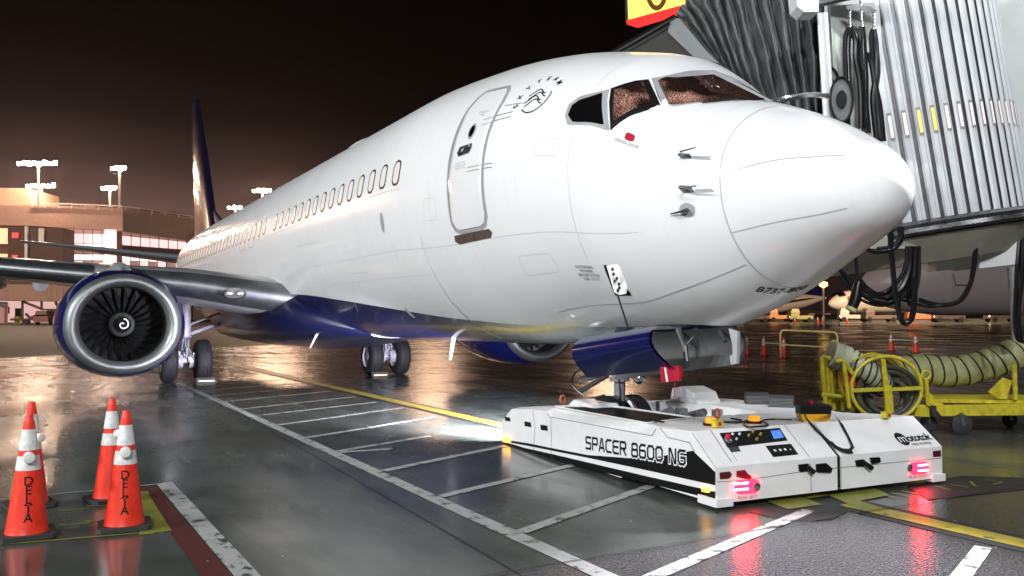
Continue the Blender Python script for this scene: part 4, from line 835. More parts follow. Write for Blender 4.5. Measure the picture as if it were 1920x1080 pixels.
def cone_light(o, a, z=.60):
    r_ = .12; c = Vector((r_*math.cos(a), r_*math.sin(a), z)); m = MB(); d = Vector((math.cos(a), math.sin(a), 0)); s1 = Vector((-d.y, d.x, 0)); s2 = Vector((0, 0, 1))
    m.loft([[c+d*hh+(s1*math.cos(k*.393)+s2*math.sin(k*.393))*rr for k in range(16)] for hh, rr in ((-.06, .040), (0, .042), (.012, .036), (.018, .001))], False); m.build('reflector_disc', m_lamp, o, True)
GC = 'orange cones in the painted corner box'
nearc = [((233, 990), 'orange cone with clean white collars at the right front of the painted box', .0, True),
         ((207, 938), 'orange cone standing close behind the right front cone, half hidden', .3, False),
         ((50, 1006), 'scuffed orange cone with creased white collars at the left picture edge', .05, True),
         ((55, 950), 'orange cone almost hidden behind the scuffed left cone, only its tip showing', .2, False)]
for (u, v), lab, dr_, tx in nearc:
    p = G(u, v); p.z = .006; a = math.atan2(CAM[1]-p.y, CAM[0]-p.x); o = make_cone(lab, p, a+math.pi/2+dr_, group=GC)
    if tx: cone_letters(o, 'DELTA'); cone_light(o, -math.pi/2)
    else: cone_light(o, -math.pi/2+.5)
far_c = [((1400, 666), 'orange cone standing alone at the left of the far cone row', 24), ((1432, 668), 'far orange cone holding the left end of a white bar', 24), ((1470, 671), 'far orange cone in front of the yellow hoop barrier', 24), ((1543, 623), 'small orange cone farthest off behind the yellow hoop barrier', 48),
         ((1671, 661), 'orange cone holding the left end of the bar above the yellow hose cart', 25), ((1717, 664), 'orange cone holding the right end of the bar above the yellow hose cart', 25)]
FC = {}
for (u, v), lab, d in far_c:
    p = D(u, v, 1570.39*CAM[2]/(v-602)); p.z = gz(p.x, p.y); FC[u] = p; make_cone(lab, p, .4, group='orange cones across the apron')
def bar(a, b, lab, mt):
    d = (b-a).normalized(); m = MB(); m.rod(a-d*.2+Vector((0, 0, .6)), b+d*.2+Vector((0, 0, .6)), .025, 8); return tag(m.build('cone_bar', mt), lab, 'barrier bar')
bar(FC[1432], FC[1470], 'white bar strung between the two far cones left of the hoop', m_ref); bar(FC[1671], FC[1717], 'white bar strung between the two cones above the hose cart', m_ref)
m = MB(); e1 = D(1464, 672, 35.5); e2 = D(1571, 674, 34.5); e1.z = e2.z = 0; d = (e2-e1)
m.tube([e1, e1+Vector((0, 0, 1.06)), e1+d*.02+Vector((0, 0, 1.19)), e1+d*.06+Vector((0, 0, 1.24)), e1+d*.94+Vector((0, 0, 1.16)), e1+d*.98+Vector((0, 0, 1.11)), e1+d+Vector((0, 0, .98)), e2], .042, 8); m.rod(e1+Vector((0, 0, .62)), e2+Vector((0, 0, .52)), .03)
tag(m.build('hoop_barrier', mat('hoop_yellow', (.80, .56, .22), .5), None, True), 'low tubular yellow hoop barrier on the apron behind the cones', 'barrier')

# ================================================================ HOSE CART
EC = Vector((RT[0], RT[1], 0)).normalized(); ED = Vector((FW[0], FW[1], 0)).normalized()
cd0 = 12.0; co = D(1740, 700, cd0); co.z = 0
cart = thing('hose_cart', 'yellow steel cart with hose ring and caster wheels at the right edge', 'hose cart', co)
def cp_(u, v, dd=0.): p = D(u, v, cd0+dd); return p-co
def cbar(mb, a, b, r=.03, dd=0): mb.rod(cp_(*a, dd), cp_(*b, dd), r, 8)
m = MB(); ring = []
for k in range(32):
    a = 2*math.pi*k/32; ring.append(cp_(1662+66*math.cos(a), 728-60*math.sin(a), 0))
m.tube(ring, .028, 8, True); m.build('hose_ring', m_yel, cart, True)
m = MB(); ring = [cp_(1640+60*math.cos(2*math.pi*k/32), 722-57*math.sin(2*math.pi*k/32), .6) for k in range(32)]; m.tube(ring, .028, 8, True); m.build('hose_ring', m_yel, cart, True)
m = MB(); m.prism([cp_(1652, 673, -.03), cp_(1660, 673, -.03), cp_(1667, 725, -.03), cp_(1657, 725, -.03)], ED*.04); m.prism([cp_(1657, 722, -.05), cp_(1672, 722, -.05), cp_(1676, 775, -.05), cp_(1661, 775, -.05)], ED*.06)
m.prism([cp_(1597, 729, -.03), cp_(1660, 726, -.03), cp_(1660, 733, -.03), cp_(1597, 736, -.03)], ED*.04); m.prism([cp_(1672, 727, -.03), cp_(1728, 724, -.03), cp_(1728, 731, -.03), cp_(1672, 733, -.03)], ED*.04); m.build('ring_cross', m_yel, cart)
m = MB()
for a, b, dd in (((1540, 668), (1548, 765), .1), ((1542, 669), (1556, 672), .1), ((1555, 672), (1564, 770), .3), ((1564, 678), (1571, 770), .5), ((1582, 676), (1592, 765), -.1), ((1566, 677), (1582, 677), 0), ((1540, 740), (1592, 745), .1), ((1573, 730), (1600, 770), .2), ((1574, 676), (1579, 770), .25), ((1586, 684), (1598, 700), -.1), ((1549, 674), (1556, 768), .2)): cbar(m, a, b, .032, dd)
m.build('end_rack', m_yel, cart, True)
for k_ in range(3):
    m = MB(); m.tube(spline([cp_(1598+8*k_, 676-k_*2, -.1+.2*k_), cp_(1640+10*k_, 662+4*k_, .1), cp_(1680+8*k_, 690, .25), cp_(1692+8*k_, 712+4*k_, .3)]), .012, 6); m.build('hoop_wire', m_yel, cart, True)
m = MB(); cbar(m, (1736, 712), (1740, 760), .032); m.tube([cp_(1736+8*math.cos(k*.52), 703-8*math.sin(k*.52)) for k in range(12)], .016, 8, True); m.build('tow_eye', m_yel, cart, True)
m = MB(); m.prism([cp_(1741, 735), cp_(1772, 760), cp_(1741, 760)], ED*.04)
m.prism([cp_(1740, 760, -.05), cp_(1990, 757, -.05), cp_(1990, 778, -.05), cp_(1766, 780, -.05), cp_(1755, 768, -.05)], ED*.06)
m.prism([cp_(1760, 748, .02), cp_(1990, 752, .02), cp_(1990, 758, .02), cp_(1762, 755, .02)], ED*.06); m.prism([cp_(1755, 749, .1), cp_(1990, 750, .1), cp_(1990, 754, .1), cp_(1760, 753, .1)], ED*.9)
m.prism([cp_(1722, 758, .0), cp_(1746, 762, .0), cp_(1745, 782, .0), cp_(1715, 780, .0)], ED*.5); m.build('cart_frame', m_yel, cart)
m = MB(); m.prism([cp_(1747, 760, -.08), cp_(1756, 761, -.08), cp_(1757, 780, -.08), cp_(1748, 780, -.08)], ED*.1); m.build('bumper', m_rub, cart)
m = MB(); cbar(m, (1901, 682), (1904, 750), .035); m.prism([cp_(1854, 735), cp_(1881, 708), cp_(1898, 714), cp_(1888, 748), cp_(1872, 748)], ED*.03); m.build('hose_rest', m_yel, cart)
for u, v, r_, dd in ((1803, 797, .15, -.1), (1741, 795, .12, .3), (1893, 778, .11, .9), (1950, 790, .15, .2)):
    c = cp_(u, v, dd); c.z = r_; m = MB(); m.loft([[c+ED*hh+(EC*math.cos(k*.314)+Vector((0, 0, 1))*math.sin(k*.314))*rr for k in range(20)] for hh, rr in ((-.035, .001), (-.035, r_*.85), (-.02, r_), (.02, r_), (.035, r_*.85), (.035, .001))], False); cw_ = m.build('caster_wheel', m_rub, cart, True)
    m = MB(); m.prism([c+EC*-.05+Vector((0, 0, r_+.02))-ED*.05, c+EC*.0+Vector((0, 0, r_+.02))-ED*.05, c+EC*.03-ED*.05+Vector((0, 0, -.01)), c-EC*.02-ED*.05+Vector((0, 0, -.01))], ED*.012); m.build('caster_fork', m_steel, cw_)
# coiled hose inside the ring
m = MB()
for k, (rr, dd, du, dv_) in enumerate(((52, .15, 0, 0), (46, .2, -3, 3), (40, .25, 3, 4), (50, .35, -5, 5), (34, .2, 0, 8), (44, .45, 4, 2), (28, .3, -2, 10), (54, .5, -10, 6))):
    m.tube([D(1664+du+rr*1.08*math.cos(a), 735+dv_-rr*.92*math.sin(a), cd0+dd+.05*math.sin(3*a+k)) for a in np.linspace(0, 2*math.pi, 33)[:-1]], .034, 8, True)
tag(m.build('coiled_hose', mat('grey_green_hose', (.075, .078, .055), .5, var=.3), None, True), 'grey green hose coiled inside the yellow ring of the cart', 'hose')
m = MB(); m.prism([D(1577, 672, 12.3), D(1612, 690, 12.3), D(1606, 735, 12.3), D(1576, 722, 12.3)], ED*.25); tag(m.build('red_canister', m_ora), 'red orange canister behind the posts of the yellow cart', 'canister')
# ducts
m_duct2 = mat('duct_fabric', (.36, .365, .17), .55, var=.35, vscale=6, bump=.8, bscale=9); m_db = mat('duct_band', (.02, .022, .018), .6)
def duct(name, pts, rad, bands, mt, lab, start=0):
    P = spline(pts, 10); n = len(P); rr = []
    L_ = [0]
    for i in range(1, n): L_.append(L_[-1]+(P[i]-P[i-1]).length)
    rads = [rad*(1+.07*abs(math.sin(math.pi*l/bands))+.03*math.sin(l*17)) for l in L_]
    m = MB(); m.tube(P, rads, 18); o = tag(m.build(name, mt, None, True), lab, 'air duct')
    k = bands; i = 1
    while k < L_[-1]:
        while L_[i] < k: i += 1
        f_ = (k-L_[i-1])/(L_[i]-L_[i-1]); c_ = P[i-1].lerp(P[i], f_); t_ = (P[i]-P[i-1]).normalized(); a = t_.cross(Vector((0, 0, 1))).normalized(); b_ = t_.cross(a)
        t2 = (t_+Vector(RT)*.0).normalized()
        m = MB(); m.tube([c_+(a*math.cos(q)+b_*math.sin(q))*rad*1.03+t_*.05*math.sin(q) for q in np.linspace(0, 2*math.pi, 25)[:-1]], .014, 6, True); m.build('duct_band', m_db, o, True); k += bands
    return o
duct('air_duct', [D(1668, 700, 13.0), D(1720, 692, 13.0), D(1790, 696, 13.0), D(1850, 683, 13), D(1890, 668, 13), D(1950, 645, 13), D(2050, 600, 13)], .22, .185, m_duct2, 'fat yellow green banded air duct running off to the right edge')
m_duct3 = mat('pale_duct_fabric', (.42, .44, .30), .5, var=.2, bump=.5, bscale=12)
duct('air_duct', [D(1590, 672, 12.3), D(1615, 688, 12.2), D(1640, 705, 12.2), D(1655, 722, 12.3)], .16, .075, m_duct3, 'pale striped end of an air duct lying over the yellow rack')
m = MB(); P_ = [D(1556, 662, 12.2), D(1588, 674, 12.2)]; m.tube(P_, [.19, .19], 18); cf = tag(m.build('duct_coupling', m_duct3, None, True), 'pale ribbed plastic coupling at the end of the short duct', 'duct coupling')
m = MB(); m.tube([P_[0].lerp(P_[1], .0), P_[0].lerp(P_[1], .12)], .21, 18); m.tube([P_[0].lerp(P_[1], .5), P_[0].lerp(P_[1], .58)], .205, 18); m.build('rib', m_duct3, cf, True)
# leaflet on ground markers
# ================================================================ JET BRIDGE
br = thing('jet_bridge', 'white passenger boarding bridge with slatted metal curtain docked behind the nose', 'jet bridge', (-4.2, 5.8, 0))
BO = Vector((-4.2, 5.8, 0))
def bl(p): return Vector(p)-BO
TILT = R(8.5); FH = Vector((FW[0], FW[1], 0)).normalized(); PIV = Vector((-3.2, 4.5, 3.0))
def tilt(p, t_=TILT): return PIV+Matrix.Rotation(-t_, 3, FH) @ (Vector(p)-PIV)
K = Vector((-4.24, 5.83, 0)); RC = 1.85; fa = math.atan2(CAM[1]-K.y, CAM[0]-K.x)
m = MB(); mg = MB(); dth = .19/RC; i = 0; th = fa-.62; win_th = []
while th < fa+1.75:
    a0_, a1_ = th+.014, th+dth-.016; q = []
    for a, r_ in ((a0_, RC-.03), (a0_+.012, RC), (a1_-.03, RC), (a1_-.018, RC-.025), (a1_, RC-.03)): q.append((K.x+r_*math.cos(a), K.y+r_*math.sin(a)))
    n = len(q); V = [bl(tilt((x, y, z))) for z in (3.02, 7.6) for x, y in q]; m.add(V, [(j, j+1, n+j+1, n+j) for j in range(n-1)])
    win_th.append((a0_+a1_)/2); th += dth
m.build('slat_curtain', m_alu, br)
mg.lathe([(3.0, RC-.045), (7.7, RC-.045)], 60, K, 'z', fa-.7, fa+1.8); mg.v = [tuple(bl(tilt(v))) for v in mg.v]; mg.build('curtain_backing', m_dsteel, br, True)
m_sw = mat('lit_slat_window', (.6, .5, .5), .3, emit=(1, .82, .78), es=.55); m_sy = mat('yellow_slat_window', (.7, .55, .1), .3, emit=(1, .75, .15), es=.6); m_sf = mat('slat_window_frame', (.25, .25, .27), .4)
for j, a in enumerate(win_th):
    if not (fa-.25 < a < fa+1.5): continue
    for rr, hw, z0, z1, mt, nm in ((RC+.006, .032, 4.20, 4.60, m_sf, 'slat_window'), (RC+.010, .022, 4.24, 4.56, m_sy if j in (8, 9) else m_sw, 'pane')):
        V = [bl(tilt((K.x+rr*math.cos(a)+sg*hw*-math.sin(a), K.y+rr*math.sin(a)+sg*hw*math.cos(a), z))) for sg, z in ((-1, z0), (1, z0), (1, z1), (-1, z1))]; mm_ = MB(); mm_.add(V, [(0, 1, 2, 3)])
        if nm == 'slat_window': par = mm_.build(nm, mt, br)
        else: mm_.build(nm, mt, par)
m = MB(); m.lathe([(2.82, RC+.10), (2.86, RC+.14), (2.92, RC+.12), (2.97, RC+.14), (3.02, RC+.08), (3.02, RC-.1)], 60, K, 'z', fa-.8, fa+1.75); m.lathe([(2.82, RC+.10), (2.82, 0.01)], 60, K, 'z', fa-.8, fa+1.75); m.v = [tuple(bl(tilt(v))) for v in m.v]; m.build('floor_rail', mat('rail_steel', (.16, .16, .17), .28, metal=.8, var=.4, vscale=8), br, True)
m = MB(); m.lathe([(2.80, RC+.02), (2.42, RC-.35), (2.40, .01)], 40, K, 'z', fa-.9, fa+1.8); m.v = [tuple(bl(tilt(v))) for v in m.v]; m.build('cab_underside', m_beige, br, True)
# front wall of the cab, tunnel wall, floor beams
m = MB(); m.prism([bl(D(1549, -60, 11.6)), bl(D(1655, -60, 12.0)), bl(D(1700, 460, 12.0)), bl(D(1563, 330, 11.6))], ED*.12); m.build('cab_front_wall', m_cab, br)
m = MB(); m.prism([bl(D(1556, 12, 11.5)), bl(D(1640, 4, 11.9)), bl(D(1652, 300, 11.9)), bl(D(1570, 230, 11.5))], ED*.02); m.build('wall_panel', mat('panel_off_white', (.62, .66, .60), .5), br)
m = MB(); m.prism([bl(D(1845, -120, 13.9)), bl(D(2250, -160, 12.0)), bl(D(2250, 430, 12.0)), bl(D(1912, 405, 13.9))], ED*2.6); m.build('tunnel', m_cab, br)
m = MB(); m.prism([bl(D(1600, 418, 11.8)), bl(D(1908, 398, 12.6)), bl(D(2100, 400, 12.6)), bl(D(2100, 440, 12.6)), bl(D(1912, 444, 12.6)), bl(D(1700, 466, 11.8)), bl(D(1600, 466, 11.8))], ED*1.2); m.build('floor_beam', m_beige, br)
m = MB(); m.prism([bl(D(1840, 452, 12.4)), bl(D(1908, 446, 12.4)), bl(D(1908, 495, 12.4)), bl(D(1836, 503, 12.4))], ED*.8); m.prism([bl(D(1760, 452, 13.1)), bl(D(1836, 446, 13.1)), bl(D(1836, 500, 13.1)), bl(D(1756, 508, 13.1))], ED*.3); m.build('equipment_box', m_cab, br)
m = MB(); m.rod(bl(D(1897, 500, 12.4)), bl(D(1906, 640, 12.4)), .06, 12); m.rod(bl(D(1560, 470, 12.6)), bl(D(1830, 455, 12.8)), .05); m.build('support_column', m_grey, br, True)
m = MB(); m.rod(bl(D(2000, 380, 14)), bl(Vector((D(2000, 600, 14).x, D(2000, 600, 14).y, 0))), .35, 20); m.build('bridge_leg', m_cab, br, True)
m = MB(); m.prism([bl(D(1490, -30, 10.9)), bl(D(1535, -30, 10.9)), bl(D(1535, 22, 10.9)), bl(D(1508, 22, 10.9)), bl(D(1495, 12, 10.9))], ED*.3); m.build('lamp_housing', m_cab, br)
m = MB(); m.prism([bl(D(1534, 8, 11.2)), bl(D(1700, -30, 11.2)), bl(D(1700, -60, 11.2)), bl(D(1534, -50, 11.2))], ED*.15); m.build('header_beam', m_dsteel, br)
# bellows canopy
m = MB(); NP = 13; cols = NP*6; rows = 22; V = []
for i in range(cols+1):
    q = i/cols; Y0 = 2.15+1.35*q**.8
    tu, tv = 1262+(1552-1262)*q**1.15, 32-330*min(1, q*2.2)*.35
    bu, bv = 1352+(1572-1352)*q**.9, 125+150*q
    ph = q**.85*NP; pk = abs((ph % 1)-.5)*2; pk = pk**.7
    for j in range(rows+1):
        w = j/rows; u = tu+(bu-tu)*w; v = tv+(bv-tv)*w*1.25
        d = -.24*pk*(1-.25*w)+.06*noise.noise(Vector((q*30, w*5, 0)))+.03*noise.noise(Vector((q*80, w*18, 3)))
        p = PX(1, Y0+.25*math.sin(w*2.2), u+5*math.sin(w*3+q*9), v); p = p+Vector(ED*d)+EC*(.03*noise.noise(Vector((q*50, w*9, 8)))); V.append(bl(p))
m.add(V, [(i*(rows+1)+j, (i+1)*(rows+1)+j, (i+1)*(rows+1)+j+1, i*(rows+1)+j+1) for i in range(cols) for j in range(rows)]); bel = m.build('bellows_canopy', m_bell, br, True, angle=None)
m = MB(); m.prism([bl(PX(1, 2.1, *q)) for q in ((1142, 101), (1262, 30), (1300, 62), (1352, 125), (1250, 130))], (0, .05, 0)); m.build('canopy_flap', m_gb, br)
m = MB(); m.prism([bl(PX(1, 2.05, *q)) for q in ((1258, 36), (1272, 34), (1322, 95), (1345, 118), (1300, 106), (1252, 60))], (0, .03, 0)); m.build('canopy_corner', m_lg, br)
m = MB(); m.rod(bl(PX(1, 2.0, 1145, 97)), bl(PX(1, 2.0, 1264, 29)), .02); m.rod(bl(PX(1, 2.0, 1160, 98)), bl(PX(1, 2.0, 1255, 42)), .012); m.build('canopy_edge', m_blk, br)
m = MB(); m.tube([bl(p) for p in spline([D(1448, 190, 10.0), D(1480, 184, 10.0), D(1520, 178, 10.3), D(1552, 180, 11.0)])], .035, 6); m.build('canopy_strap', m_steel, br)
m = MB(); m.rod(bl(D(1545, 25, 11.3)), bl(D(1558, 230, 11.3)), .05); m.rod(bl(D(1536, 25, 11.2)), bl(D(1548, 225, 11.2)), .03); m.build('canopy_frame', m_cab, br, True)
for (u, v), r_ in (((1577, 187), 1.0), ((1556, 160), .8)):
    m = MB(); c = bl(D(u, v, 11.2 if r_ == 1 else 11.4)); ex = EC*.15*r_; ez = Vector((0, 0, .30*r_))
    m.prism([c+ex*math.cos(k*.2618)+ez*math.sin(k*.2618) for k in range(24)], ED*.04); mir = m.build('round_guard', mat('mesh_grey', (.13, .13, .13), .5, var=.3, vscale=40), br)
    m = MB(); m.tube([c-ED*.02+ex*math.cos(k*.2618)+ez*math.sin(k*.2618) for k in range(24)], .015, 6, True); m.prism([c-ED*.03+ex*.45*math.cos(k*.2618)+ez*.4*math.sin(k*.2618) for k in range(24)], ED*.02); m.build('guard_hub', m_blk, mir)
# gate sign
m_sign = mat('lit_sign_face', (.8, .6, .1), .4, emit=(1, .72, .12), es=1.3); m_signr = mat('lit_sign_red', (.6, .02, .02), .4, emit=(.9, .03, .03), es=.9)
sg = thing('gate_sign', 'yellow lit gate sign with a red lower edge above the canopy', 'sign', PX(1, 5, 1250, -60))
so = PX(1, 5, 1250, -60)
m = MB(); m.prism([PX(1, 5, *q)-so for q in ((1168, -160), (1173, 44), (1340, 0), (1345, -190))], (0, .35, 0)); m.build('sign_box', m_dsteel, sg)
m = MB(); m.prism([PX(1, 4.98, *q)-so for q in ((1172, -150), (1178, 37), (1340, -8), (1342, -180))], (0, .01, 0)); sf = m.build('sign_face', m_sign, sg)
m = MB(); m.prism([PX(1, 4.97, *q)-so for q in ((1174, 38), (1176, 46), (1195, 52), (1235, 40), (1340, 4), (1340, -7))], (0, .02, 0)); m.build('sign_lower_edge', m_signr, sg)
m_gl = mat('sign_letter_brown', (.16, .06, .01), .5)
def ringpix(cu, cv, ru, rv, w):
    m = MB(); A = []; B = []
    for k in range(28):
        a = 2*math.pi*k/28; A.append(PX(1, 4.96, cu+ru*math.cos(a), cv+rv*math.sin(a))-so); B.append(PX(1, 4.96, cu+(ru-w)*math.cos(a), cv+(rv-w*1.1)*math.sin(a))-so)
    m.add(A+B, [(i, (i+1) % 28, 28+(i+1) % 28, 28+i) for i in range(28)]); m.build('sign_letter', m_gl, sf)
ringpix(1231, -22, 22, 42, 9)
m = MB(); m.add([PX(1, 4.96, *q)-so for q in ((1283, -90), (1292, -92), (1295, 6), (1285, 9))], [(0, 1, 2, 3)]); m.build('sign_letter', m_gl, sf)
# hanging cables
def cables(name, lab, lines, r=.03, d=11.3, mt=m_cable, group=None):
    m = MB()
    for ln in lines:
        rr = r
        if isinstance(ln[0], (int, float)): rr = ln[0]; ln = ln[1:]
        m.tube(spline([D(p[0], p[1], d+(p[2] if len(p) > 2 else 0)) for p in ln], 6), rr, 8)
    o = m.build(name, mt, None, True); return tag(o, lab, 'cable bundle', group)
GCB = 'black cable bundles hanging from the bridge'
cables('cable_bundle', 'black cable loops hanging from the left hook of the hoist plate', [[(1592, 52), (1585, 75), (1587, 150), (1590, 235)], [(1592, 52), (1603, 75), (1604, 110), (1612, 160), (1614, 240)], [(1594, 52), (1590, 90), (1592, 160), (1586, 235)]], .034, 11.3, group=GCB)
cables('cable_bundle', 'black cables hanging from the middle hook of the hoist plate', [[(1616, 50), (1613, 90), (1620, 170), (1628, 250)], [(1616, 50), (1619, 100), (1616, 170), (1622, 250)], [(1617, 60), (1622, 140), (1624, 250)]], .042, 11.35, group=GCB)
cables('cable_bundle', 'black cables hanging from the right hook of the hoist plate', [[(1638, 55), (1634, 75), (1640, 150), (1650, 200), (1657, 265)], [(1638, 55), (1643, 90), (1640, 150), (1636, 190), (1644, 265)], [(1640, 70), (1646, 130), (1642, 180), (1654, 265)], [(1624, 100), (1636, 130), (1650, 260)]], .036, 11.4, group=GCB)
m = MB(); m.prism([D(1586, 12, 11.3), D(1592, 8, 11.3), D(1632, 12, 11.3), D(1644, 20, 11.3), D(1640, 24, 11.3), D(1590, 18, 11.3)], ED*.03)
for a, b in (((1593, 18), (1593, 50)), ((1614, 18), (1616, 50)), ((1638, 22), (1638, 55)), ((1614, -20), (1614, 10))):
    k = 5
    for j in range(k):
        u0 = a[0]+(b[0]-a[0])*(j+.5)/k; v0 = a[1]+(b[1]-a[1])*(j+.5)/k; m.tube([D(u0+2.2*math.cos(q*.785), v0+4*math.sin(q*.785), 11.3) for q in range(8)], .006, 5, True)
tag(m.build('hoist_plate', m_steel), 'curved steel plate with chains holding the black cables', 'hoist plate')
cables('cable_bundle', 'thick black cable drooping in a long loop below the nose', [[(1668, 432), (1672, 480), (1680, 560), (1690, 600), (1700, 606), (1712, 590), (1716, 540), (1720, 470)], [.022, (1672, 430), (1676, 500), (1684, 575), (1696, 604), (1708, 590), (1713, 520)], [.03, (1690, 425), (1690, 450), (1672, 468), (1640, 472), (1622, 465)], [.025, (1684, 425), (1686, 448), (1670, 462), (1645, 466)]], .034, 11.2, group=GCB)
cables('cable_bundle', 'tangle of black cables sweeping behind the nose tip under the bridge', [[(1722, 462), (1716, 500), (1690, 550), (1660, 568), (1620, 555), (1570, 500)], [(1716, 462), (1708, 510), (1680, 548), (1650, 558), (1600, 530), (1560, 490)], [(1710, 462), (1700, 500), (1672, 540), (1640, 550), (1590, 520)], [.045, (1706, 462), (1706, 500), (1690, 540), (1660, 560)], [.045, (1714, 465), (1712, 520), (1700, 560)], [.022, (1700, 462), (1695, 515), (1668, 552), (1630, 556), (1600, 545), (1575, 515)], [.022, (1719, 462), (1716, 512), (1694, 556), (1655, 573), (1612, 560), (1580, 520)], [.02, (1724, 462), (1722, 530), (1704, 572), (1700, 520)], [.02, (1604, 478), (1612, 520), (1640, 548), (1690, 562), (1740, 575), (1765, 572)], [.022, (1703, 470), (1690, 530), (1684, 600)]], .03, 11.4, group=GCB)
cables('cable_bundle', 'single black cable dropping from the bridge floor beyond the loops', [[.035, (1830, 455), (1826, 500), (1816, 540), (1796, 566), (1760, 572), (1722, 562)]], .03, 12.0, group=GCB)
cables('cable_bundle', 'doubled black cables hanging beside the thin column at right', [[(1912, 450), (1906, 520), (1903, 600), (1907, 632), (1915, 640)], [(1918, 450), (1916, 520), (1910, 590), (1915, 636), (1925, 640)], [(1922, 450), (1924, 560), (1921, 630)]], .03, 11.6, group=GCB)
m = MB(); m.tube([D(1604, 480, 10.6), D(1607, 510, 10.6), D(1610, 530, 10.6)], .022, 8); m.tube([D(1610, 528, 10.6), D(1604, 560, 10.6), D(1597, 578, 10.6)], [.05, .075, .065], 12); pg = tag(m.build('power_plug', m_cable, None, True), 'black power plug with a yellow rim hanging on its cable under the nose', 'power plug')
m = MB(); m.tube([D(1598, 577, 10.6), D(1595, 583, 10.6)], [.075, .07], 12); m.build('plug_rim', mat('plug_yellow', (.5, .5, .2), .5), pg, True)

# ================================================================ TERMINAL AND BACKGROUND
def BP(u, v, d): p = D(u, v, d); return p
m_tw = mat('terminal_concrete', (.42, .28, .23), .7, var=.15); m_tw2 = mat('terminal_dark_band', (.10, .06, .05), .7, var=.15); m_mul = mat('mullion', (.06, .035, .035), .5)
m_pane = mat('lit_pane_pink', (.6, .4, .4), .4, emit=(1, .66, .64), es=1.25); m_pane2 = mat('lit_pane_dim', (.35, .22, .2), .4, emit=(1, .50, .42), es=.30); m_pane3 = mat('lit_pane_bright', (.8, .6, .6), .4, emit=(1, .86, .86), es=1.7)
term = thing('terminal_building', 'long curved terminal with lit glass bands behind the engine', 'building', (-133, -2, 1.4)); TO_ = Vector((-133, -2, 1.4))
def tq(u, v, d): return D(u, v, d)-TO_
def tquad(mb, u0, v0, u1, v1, u2, v2, u3, v3, d0, d1, th=1.0): mb.prism([tq(u0, v0, d0), tq(u1, v1, d1), tq(u2, v2, d1), tq(u3, v3, d0)], ED*th)
fd = lambda u: 118+max(0, (u-230))*.10
m = MB()
us = [-160, 0, 60, 120, 180, 230, 280, 330, 380, 450, 560]
def par(u): return 385+max(0, min(u, 230)-57)*.04+max(0, u-230)*.125
for i in range(len(us)-1):
    u0, u1 = us[i], us[i+1]; tquad(m, u0, par(u0), u1, par(u1), u1, par(u1)+37+.02*u1, u0, par(u0)+37+.02*u0, fd(u0), fd(u1), 12)
m.build('parapet', m_tw, term)
m = MB()
for i in range(len(us)-1):
    u0, u1 = us[i], us[i+1]; tquad(m, u0, par(u0)+37+.02*u0, u1, par(u1)+37+.02*u1, u1, 625, u0, 625, fd(u0)+1.2, fd(u1)+1.2, 10)
m.build('facade_wall', m_tw2, term)
m = MB(); tquad(m, -160, 350, 53, 353, 56, 386, -160, 386, 119, 119, 8); m.build('penthouse', mat('penthouse_lit', (.62, .46, .32), .7), term)
def bays(u0, u1, v0a, v0b, v1a, v1b, n, mt, off=1.0):
    for k in range(n):
        a, b = k/n, (k+1)/n; ua, ub = u0+(u1-u0)*a, u0+(u1-u0)*b; w = MB()
        tquad(w, ua+1.2, v0a+(v0b-v0a)*a, ub-1.2, v0a+(v0b-v0a)*b, ub-1.2, v1a+(v1b-v1a)*b, ua+1.2, v1a+(v1b-v1a)*a, fd(ua)+off, fd(ub)+off, .3)
        win = w.build('facade_window', mt[k % len(mt)] if isinstance(mt, list) else mt, term)
bays(86, 208, 428, 430, 436, 438, 7, m_pane2); bays(86, 208, 437, 439, 455, 457, 7, m_pane); bays(86, 208, 457, 458, 461, 463, 7, m_pane3)
bays(120, 208, 477, 478, 487, 488, 5, m_pane3); bays(120, 208, 489, 490, 500, 502, 5, [m_pane2, m_pane, m_pane2]); bays(120, 208, 466, 467, 475, 476, 5, m_pane2)
bays(228, 350, 433, 446, 441, 453, 7, m_pane2); bays(228, 350, 442, 454, 459, 468, 7, m_pane); bays(228, 345, 478, 482, 488, 492, 7, m_pane3); bays(228, 345, 489, 493, 504, 508, 7, [m_pane, m_pane2])
m = MB(); tquad(m, 196, 430, 217, 431, 217, 505, 196, 505, 117.5, 117.5, .3); m.build('lit_column', m_pane, term)
m = MB(); tquad(m, -160, 428, 12, 428, 12, 457, -160, 457, 117.5, 117.5, .3); tquad(m, -160, 476, 12, 476, 12, 489, -160, 489, 117.5, 117.5, .3); m.build('facade_window', mat('lit_orange_pane', (.8, .5, .3), .4, emit=(1, .62, .38), es=1.0), term)
m = MB(); tquad(m, 15, 426, 118, 428, 118, 500, 15, 500, 114, 114, 3); m.build('stair_block', m_tw2, term)
m = MB(); tquad(m, 72, 428, 82, 428, 82, 458, 72, 458, 113.5, 113.5, .5); tquad(m, 46, 424, 51, 424, 51, 488, 46, 488, 113.5, 113.5, .4); m.build('pale_pipe', m_cab, term)
m = MB(); tquad(m, 22, 436, 33, 436, 33, 446, 22, 446, 113.5, 113.5, .3); tquad(m, 22, 478, 32, 478, 32, 486, 22, 486, 113.5, 113.5, .3); m.build('red_sign_box', mat('red_lit_box', (.5, .05, .05), .5, emit=(1, .12, .1), es=.7), term)
m = MB()
pts = [(57, 382), (140, 383), (230, 387), (300, 396), (375, 408)]
for i in range(len(pts)-1): m.rod(tq(*pts[i], fd(pts[i][0])-.3), tq(*pts[i+1], fd(pts[i+1][0])-.3), .08, 5); m.rod(tq(pts[i][0], pts[i][1]+4, fd(pts[i][0])-.3), tq(pts[i+1][0], pts[i+1][1]+4, fd(pts[i+1][0])-.3), .05, 5)
